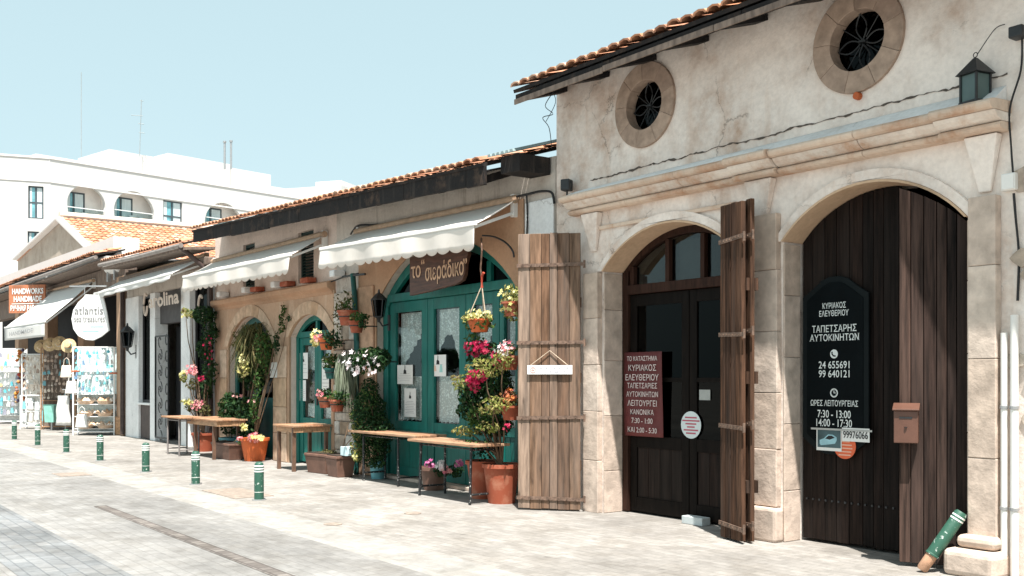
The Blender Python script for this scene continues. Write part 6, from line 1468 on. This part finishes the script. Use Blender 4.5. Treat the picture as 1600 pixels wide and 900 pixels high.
# g. conifer shrub, vine planter
sc_ = Vector((-14.32, -.16, .004))
def conifer(t): pot(t, sc_, .13, .10, .26, blue_pot)
plant('conifer_shrub', 'dark bushy conifer in a pale blue pot left of the wide teal door', 'shrub', sc_,
      [(578, 612, -.25, 17, 24, 520, .06, leaf_dark), (575, 640, -.28, 32, 30, 1300, .06, leaf_dark), (583, 672, -.28, 38, 30, 1400, .06, leaf_dark), (564, 650, -.38, 20, 28, 200, .055, leaf_mid), (575, 622, -.38, 17, 22, 110, .055, leaf_mid), (588, 702, -.25, 26, 18, 420, .06, leaf_dark), (586, 722, -.3, 20, 10, 200, .06, leaf_dark)], (), conifer, sc_+Vector((0, 0, .3)), stem_r=.02)
vc = Vector((-14.98, -.48, .004))
plant('vine_planter', 'brown planter with a lime green vine at the left end of the longest table', 'planter', vc,
      [(556, 700, -.5, 10, 22, 80, .07, leaf_lime), (558, 672, -.5, 9, 18, 50, .07, leaf_lime), (568, 700, -.4, 12, 22, 110, .075, leaf_mid), (552, 650, -.4, 7, 14, 26, .06, leaf_lime), (562, 716, -.45, 12, 8, 40, .06, leaf_mid)], [(556, 714, -.55, 6, 8, .06, fl_yellow)],
      lambda t: trough(t, vc, .40, .34, .34, planter_brown), vc+Vector((0, 0, .3)))
bx = wp(538, 709, -.5); tag(MB().box(bx.x-.02, bx.x+.17, -.56, -.42, .358, .50).build('pale_carton', M('pale_blue_carton', (.55, .72, .76), .7, .05, 5, 0), bevel=.004), 'pale blue carton standing in the brown vine planter', 'carton')
hc = Vector((-15.72, -.42, .004))
plant('long_planter', 'long brown planter with short grassy plants right of the small square table', 'planter', hc, [(512, 706, -.42, 16, 4, 60, .06, leaf_olive), (492, 712, -.5, 9, 8, 30, .05, leaf_dark)], (), lambda t: trough(t, hc, .62, .34, .33, planter_brown, R(8)))
# k. purple flower pot under the long table
kc = Vector((-12.42, -.30, .004))
plant('flower_pot', 'brown pot of purple and white flowers under the end of the long table', 'flower pot', kc, [(690, 736, -.32, 20, 9, 120, .07, leaf_dark), (712, 735, -.25, 14, 12, 100, .07, leaf_dark)],
      [(672, 728, -.4, (9, 10), 36, .06, ISL('purple_petals', [(.4, .08, .22), (.5, .14, .3), (.6, .25, .4)], .6, .1, 20, trans=.2, bmp=0)), (689, 727, -.42, (10, 8), 34, .06, fl_white), (698, 735, -.4, (8, 6), 16, .06, fl_pink), (716, 724, -.3, (8, 6), 20, .055, bpy.data.materials['purple_petals'])], lambda t: pot(t, kc, .19, .14, .33, planter_brown))
# i. left arch plants
pc = Vector((-18.80, -.38, .004))
plant('potted_climber', 'big orange pot with pink flowers and a tall climber up the pier between the arches', 'plant', pc,
      [(398, 640, -.4, 10, 26, 90, .1, leaf_mid), (404, 600, -.35, 10, 26, 80, .09, leaf_mid), (416, 570, -.3, 8, 22, 60, .08, leaf_mid), (432, 535, -.2, 7, 20, 60, .085, leaf_dark), (440, 505, -.15, 6, 18, 50, .085, leaf_mid), (443, 484, -.12, 5, 12, 26, .08, leaf_mid), (450, 498, -.12, 6, 8, 20, .08, leaf_dark)],
      [(397, 684, -.5, (13, 7), 70, .085, fl_pink), (402, 684, -.5, (12, 6), 30, .08, fl_yellow)], lambda t: pot(t, pc, .27, .19, .44, terra_orange), pc+Vector((0, 0, .4)))
gc = Vector((-20.15, -.18, .004))
plant('weeping_plant', 'tall weeping yellow green plant filling the left sandstone arch', 'plant', gc,
      [(402, 555, -.15, 26, 40, 900, .11, leaf_dark), (396, 585, -.15, 26, 26, 500, .11, leaf_dark), (385, 530, -.2, 26, 22, 300, .09, leaf_olive), (412, 545, -.3, 20, 30, 200, .1, leaf_mid), (381, 572, -.45, 12, 22, 60, .075, leaf_lime)], [(380, 572, -.5, (13, 22), 46, .065, fl_yellow)], lambda t: pot(t, gc, .2, .15, .34, blue_pot), gc+Vector((0, 0, .3)), stem_r=.025)
wt = [o for o in COL.objects if o.get('label', '').startswith('tall weeping')][0]
mb = MB(); hc_ = wp(392, 535, -.2)
for i in range(620):
    a = r_.uniform(0, 6.28); l = r_.uniform(.2, .6); d = Vector((math.cos(a), math.sin(a)*.7, 0)); b0_ = hc_+Vector((r_.uniform(-.12, .5), r_.uniform(-.2, .1), r_.uniform(-.45, .32)))
    q = [b0_, b0_+d*l*.45+Vector((0, 0, l*.15)), b0_+d*l*.8-Vector((0, 0, l*.25)), b0_+d*l-Vector((0, 0, l*.6))]; s = d.cross(Vector((0, 0, 1))).normalized()*.006
    mb.add([q[0]-s, q[0]+s, q[1]+s, q[2]+s, q[3], q[2]-s, q[1]-s], [(0, 1, 2, 6), (6, 2, 3, 5), (5, 3, 4)])
mb.build('weeping_blades', leaf_olive, wt, recalc=False)
for i, (px, py, y, lb) in enumerate(((362, 640, -.3, 'left of two dark leafy geraniums in pale blue pots behind the thick topped table'), (388, 648, -.25, 'right of two dark leafy geraniums in pale blue pots behind the thick topped table'))):
    c = Vector((wx(px, y), y, .004))
    plant('potted_geranium', lb, 'plant', c, [(px, py, y, 24, 28, 330, .13, leaf_dark), (px, py+26, y, 20, 16, 120, .12, leaf_dark), (px, py-14, y, 18, 14, 70, .11, leaf_mid)], [(px+8, py-20, y-.1, (10, 5), 4, .08, fl_pink)], (lambda c: lambda t: pot(t, c, .24, .18, .38, blue_pot))(c), c+Vector((0, 0, .35)))
tc = Vector((-19.55, -.62, .004))
plant('long_planter', 'long brown trough under the thick topped table, with a yellow flower', 'planter', tc, [(375, 690, -.6, 10, 5, 30, .06, leaf_mid), (340, 690, -.6, 14, 4, 26, .06, leaf_dark)], [(380, 668, -.7, (6, 5), 16, .09, fl_yellow), (376, 686, -.65, (7, 3), 16, .06, fl_pink)], lambda t: trough(t, tc, .95, .34, .32, planter_brown), tc+Vector((.2, 0, .3)))
# j. climber at the white shop
jc = Vector((wx(318, -.3), -.3, .004))
plant('potted_climber', 'dark climbing plant with yellow and pink flower tufts in front of the dark shop window', 'plant', jc,
      [(320, 492, -.3, 22, 15, 320, .10, leaf_dark), (328, 520, -.25, 16, 20, 240, .10, leaf_dark), (320, 545, -.25, 16, 18, 220, .10, leaf_dark), (302, 600, -.4, 14, 10, 90, .09, leaf_olive), (300, 490, -.4, 14, 8, 70, .09, leaf_mid), (302, 636, -.4, 16, 8, 80, .09, leaf_olive), (328, 580, -.25, 15, 24, 150, .12, leaf_dark), (322, 610, -.25, 12, 18, 90, .12, leaf_dark), (320, 640, -.3, 14, 14, 60, .11, leaf_olive), (290, 487, -.5, 9, 6, 34, .1, leaf_lime), (287, 590, -.5, 8, 8, 30, .1, leaf_lime), (290, 628, -.5, 10, 5, 34, .1, leaf_lime)],
      [(293, 491, -.55, (12, 7), 40, .06, fl_yellow), (298, 578, -.55, (14, 10), 70, .065, fl_pink), (288, 584, -.5, (10, 9), 40, .06, fl_yellow), (308, 633, -.55, (14, 8), 50, .06, fl_pink), (313, 592, -.5, (8, 6), 14, .06, fl_magenta), (325, 545, -.4, (10, 26), 18, .065, fl_magenta), (294, 628, -.55, (11, 5), 30, .06, fl_yellow)],
      lambda t: pot(t, jc, .24, .18, .4, terracotta), jc+Vector((0, 0, .35)), stem_r=.02)
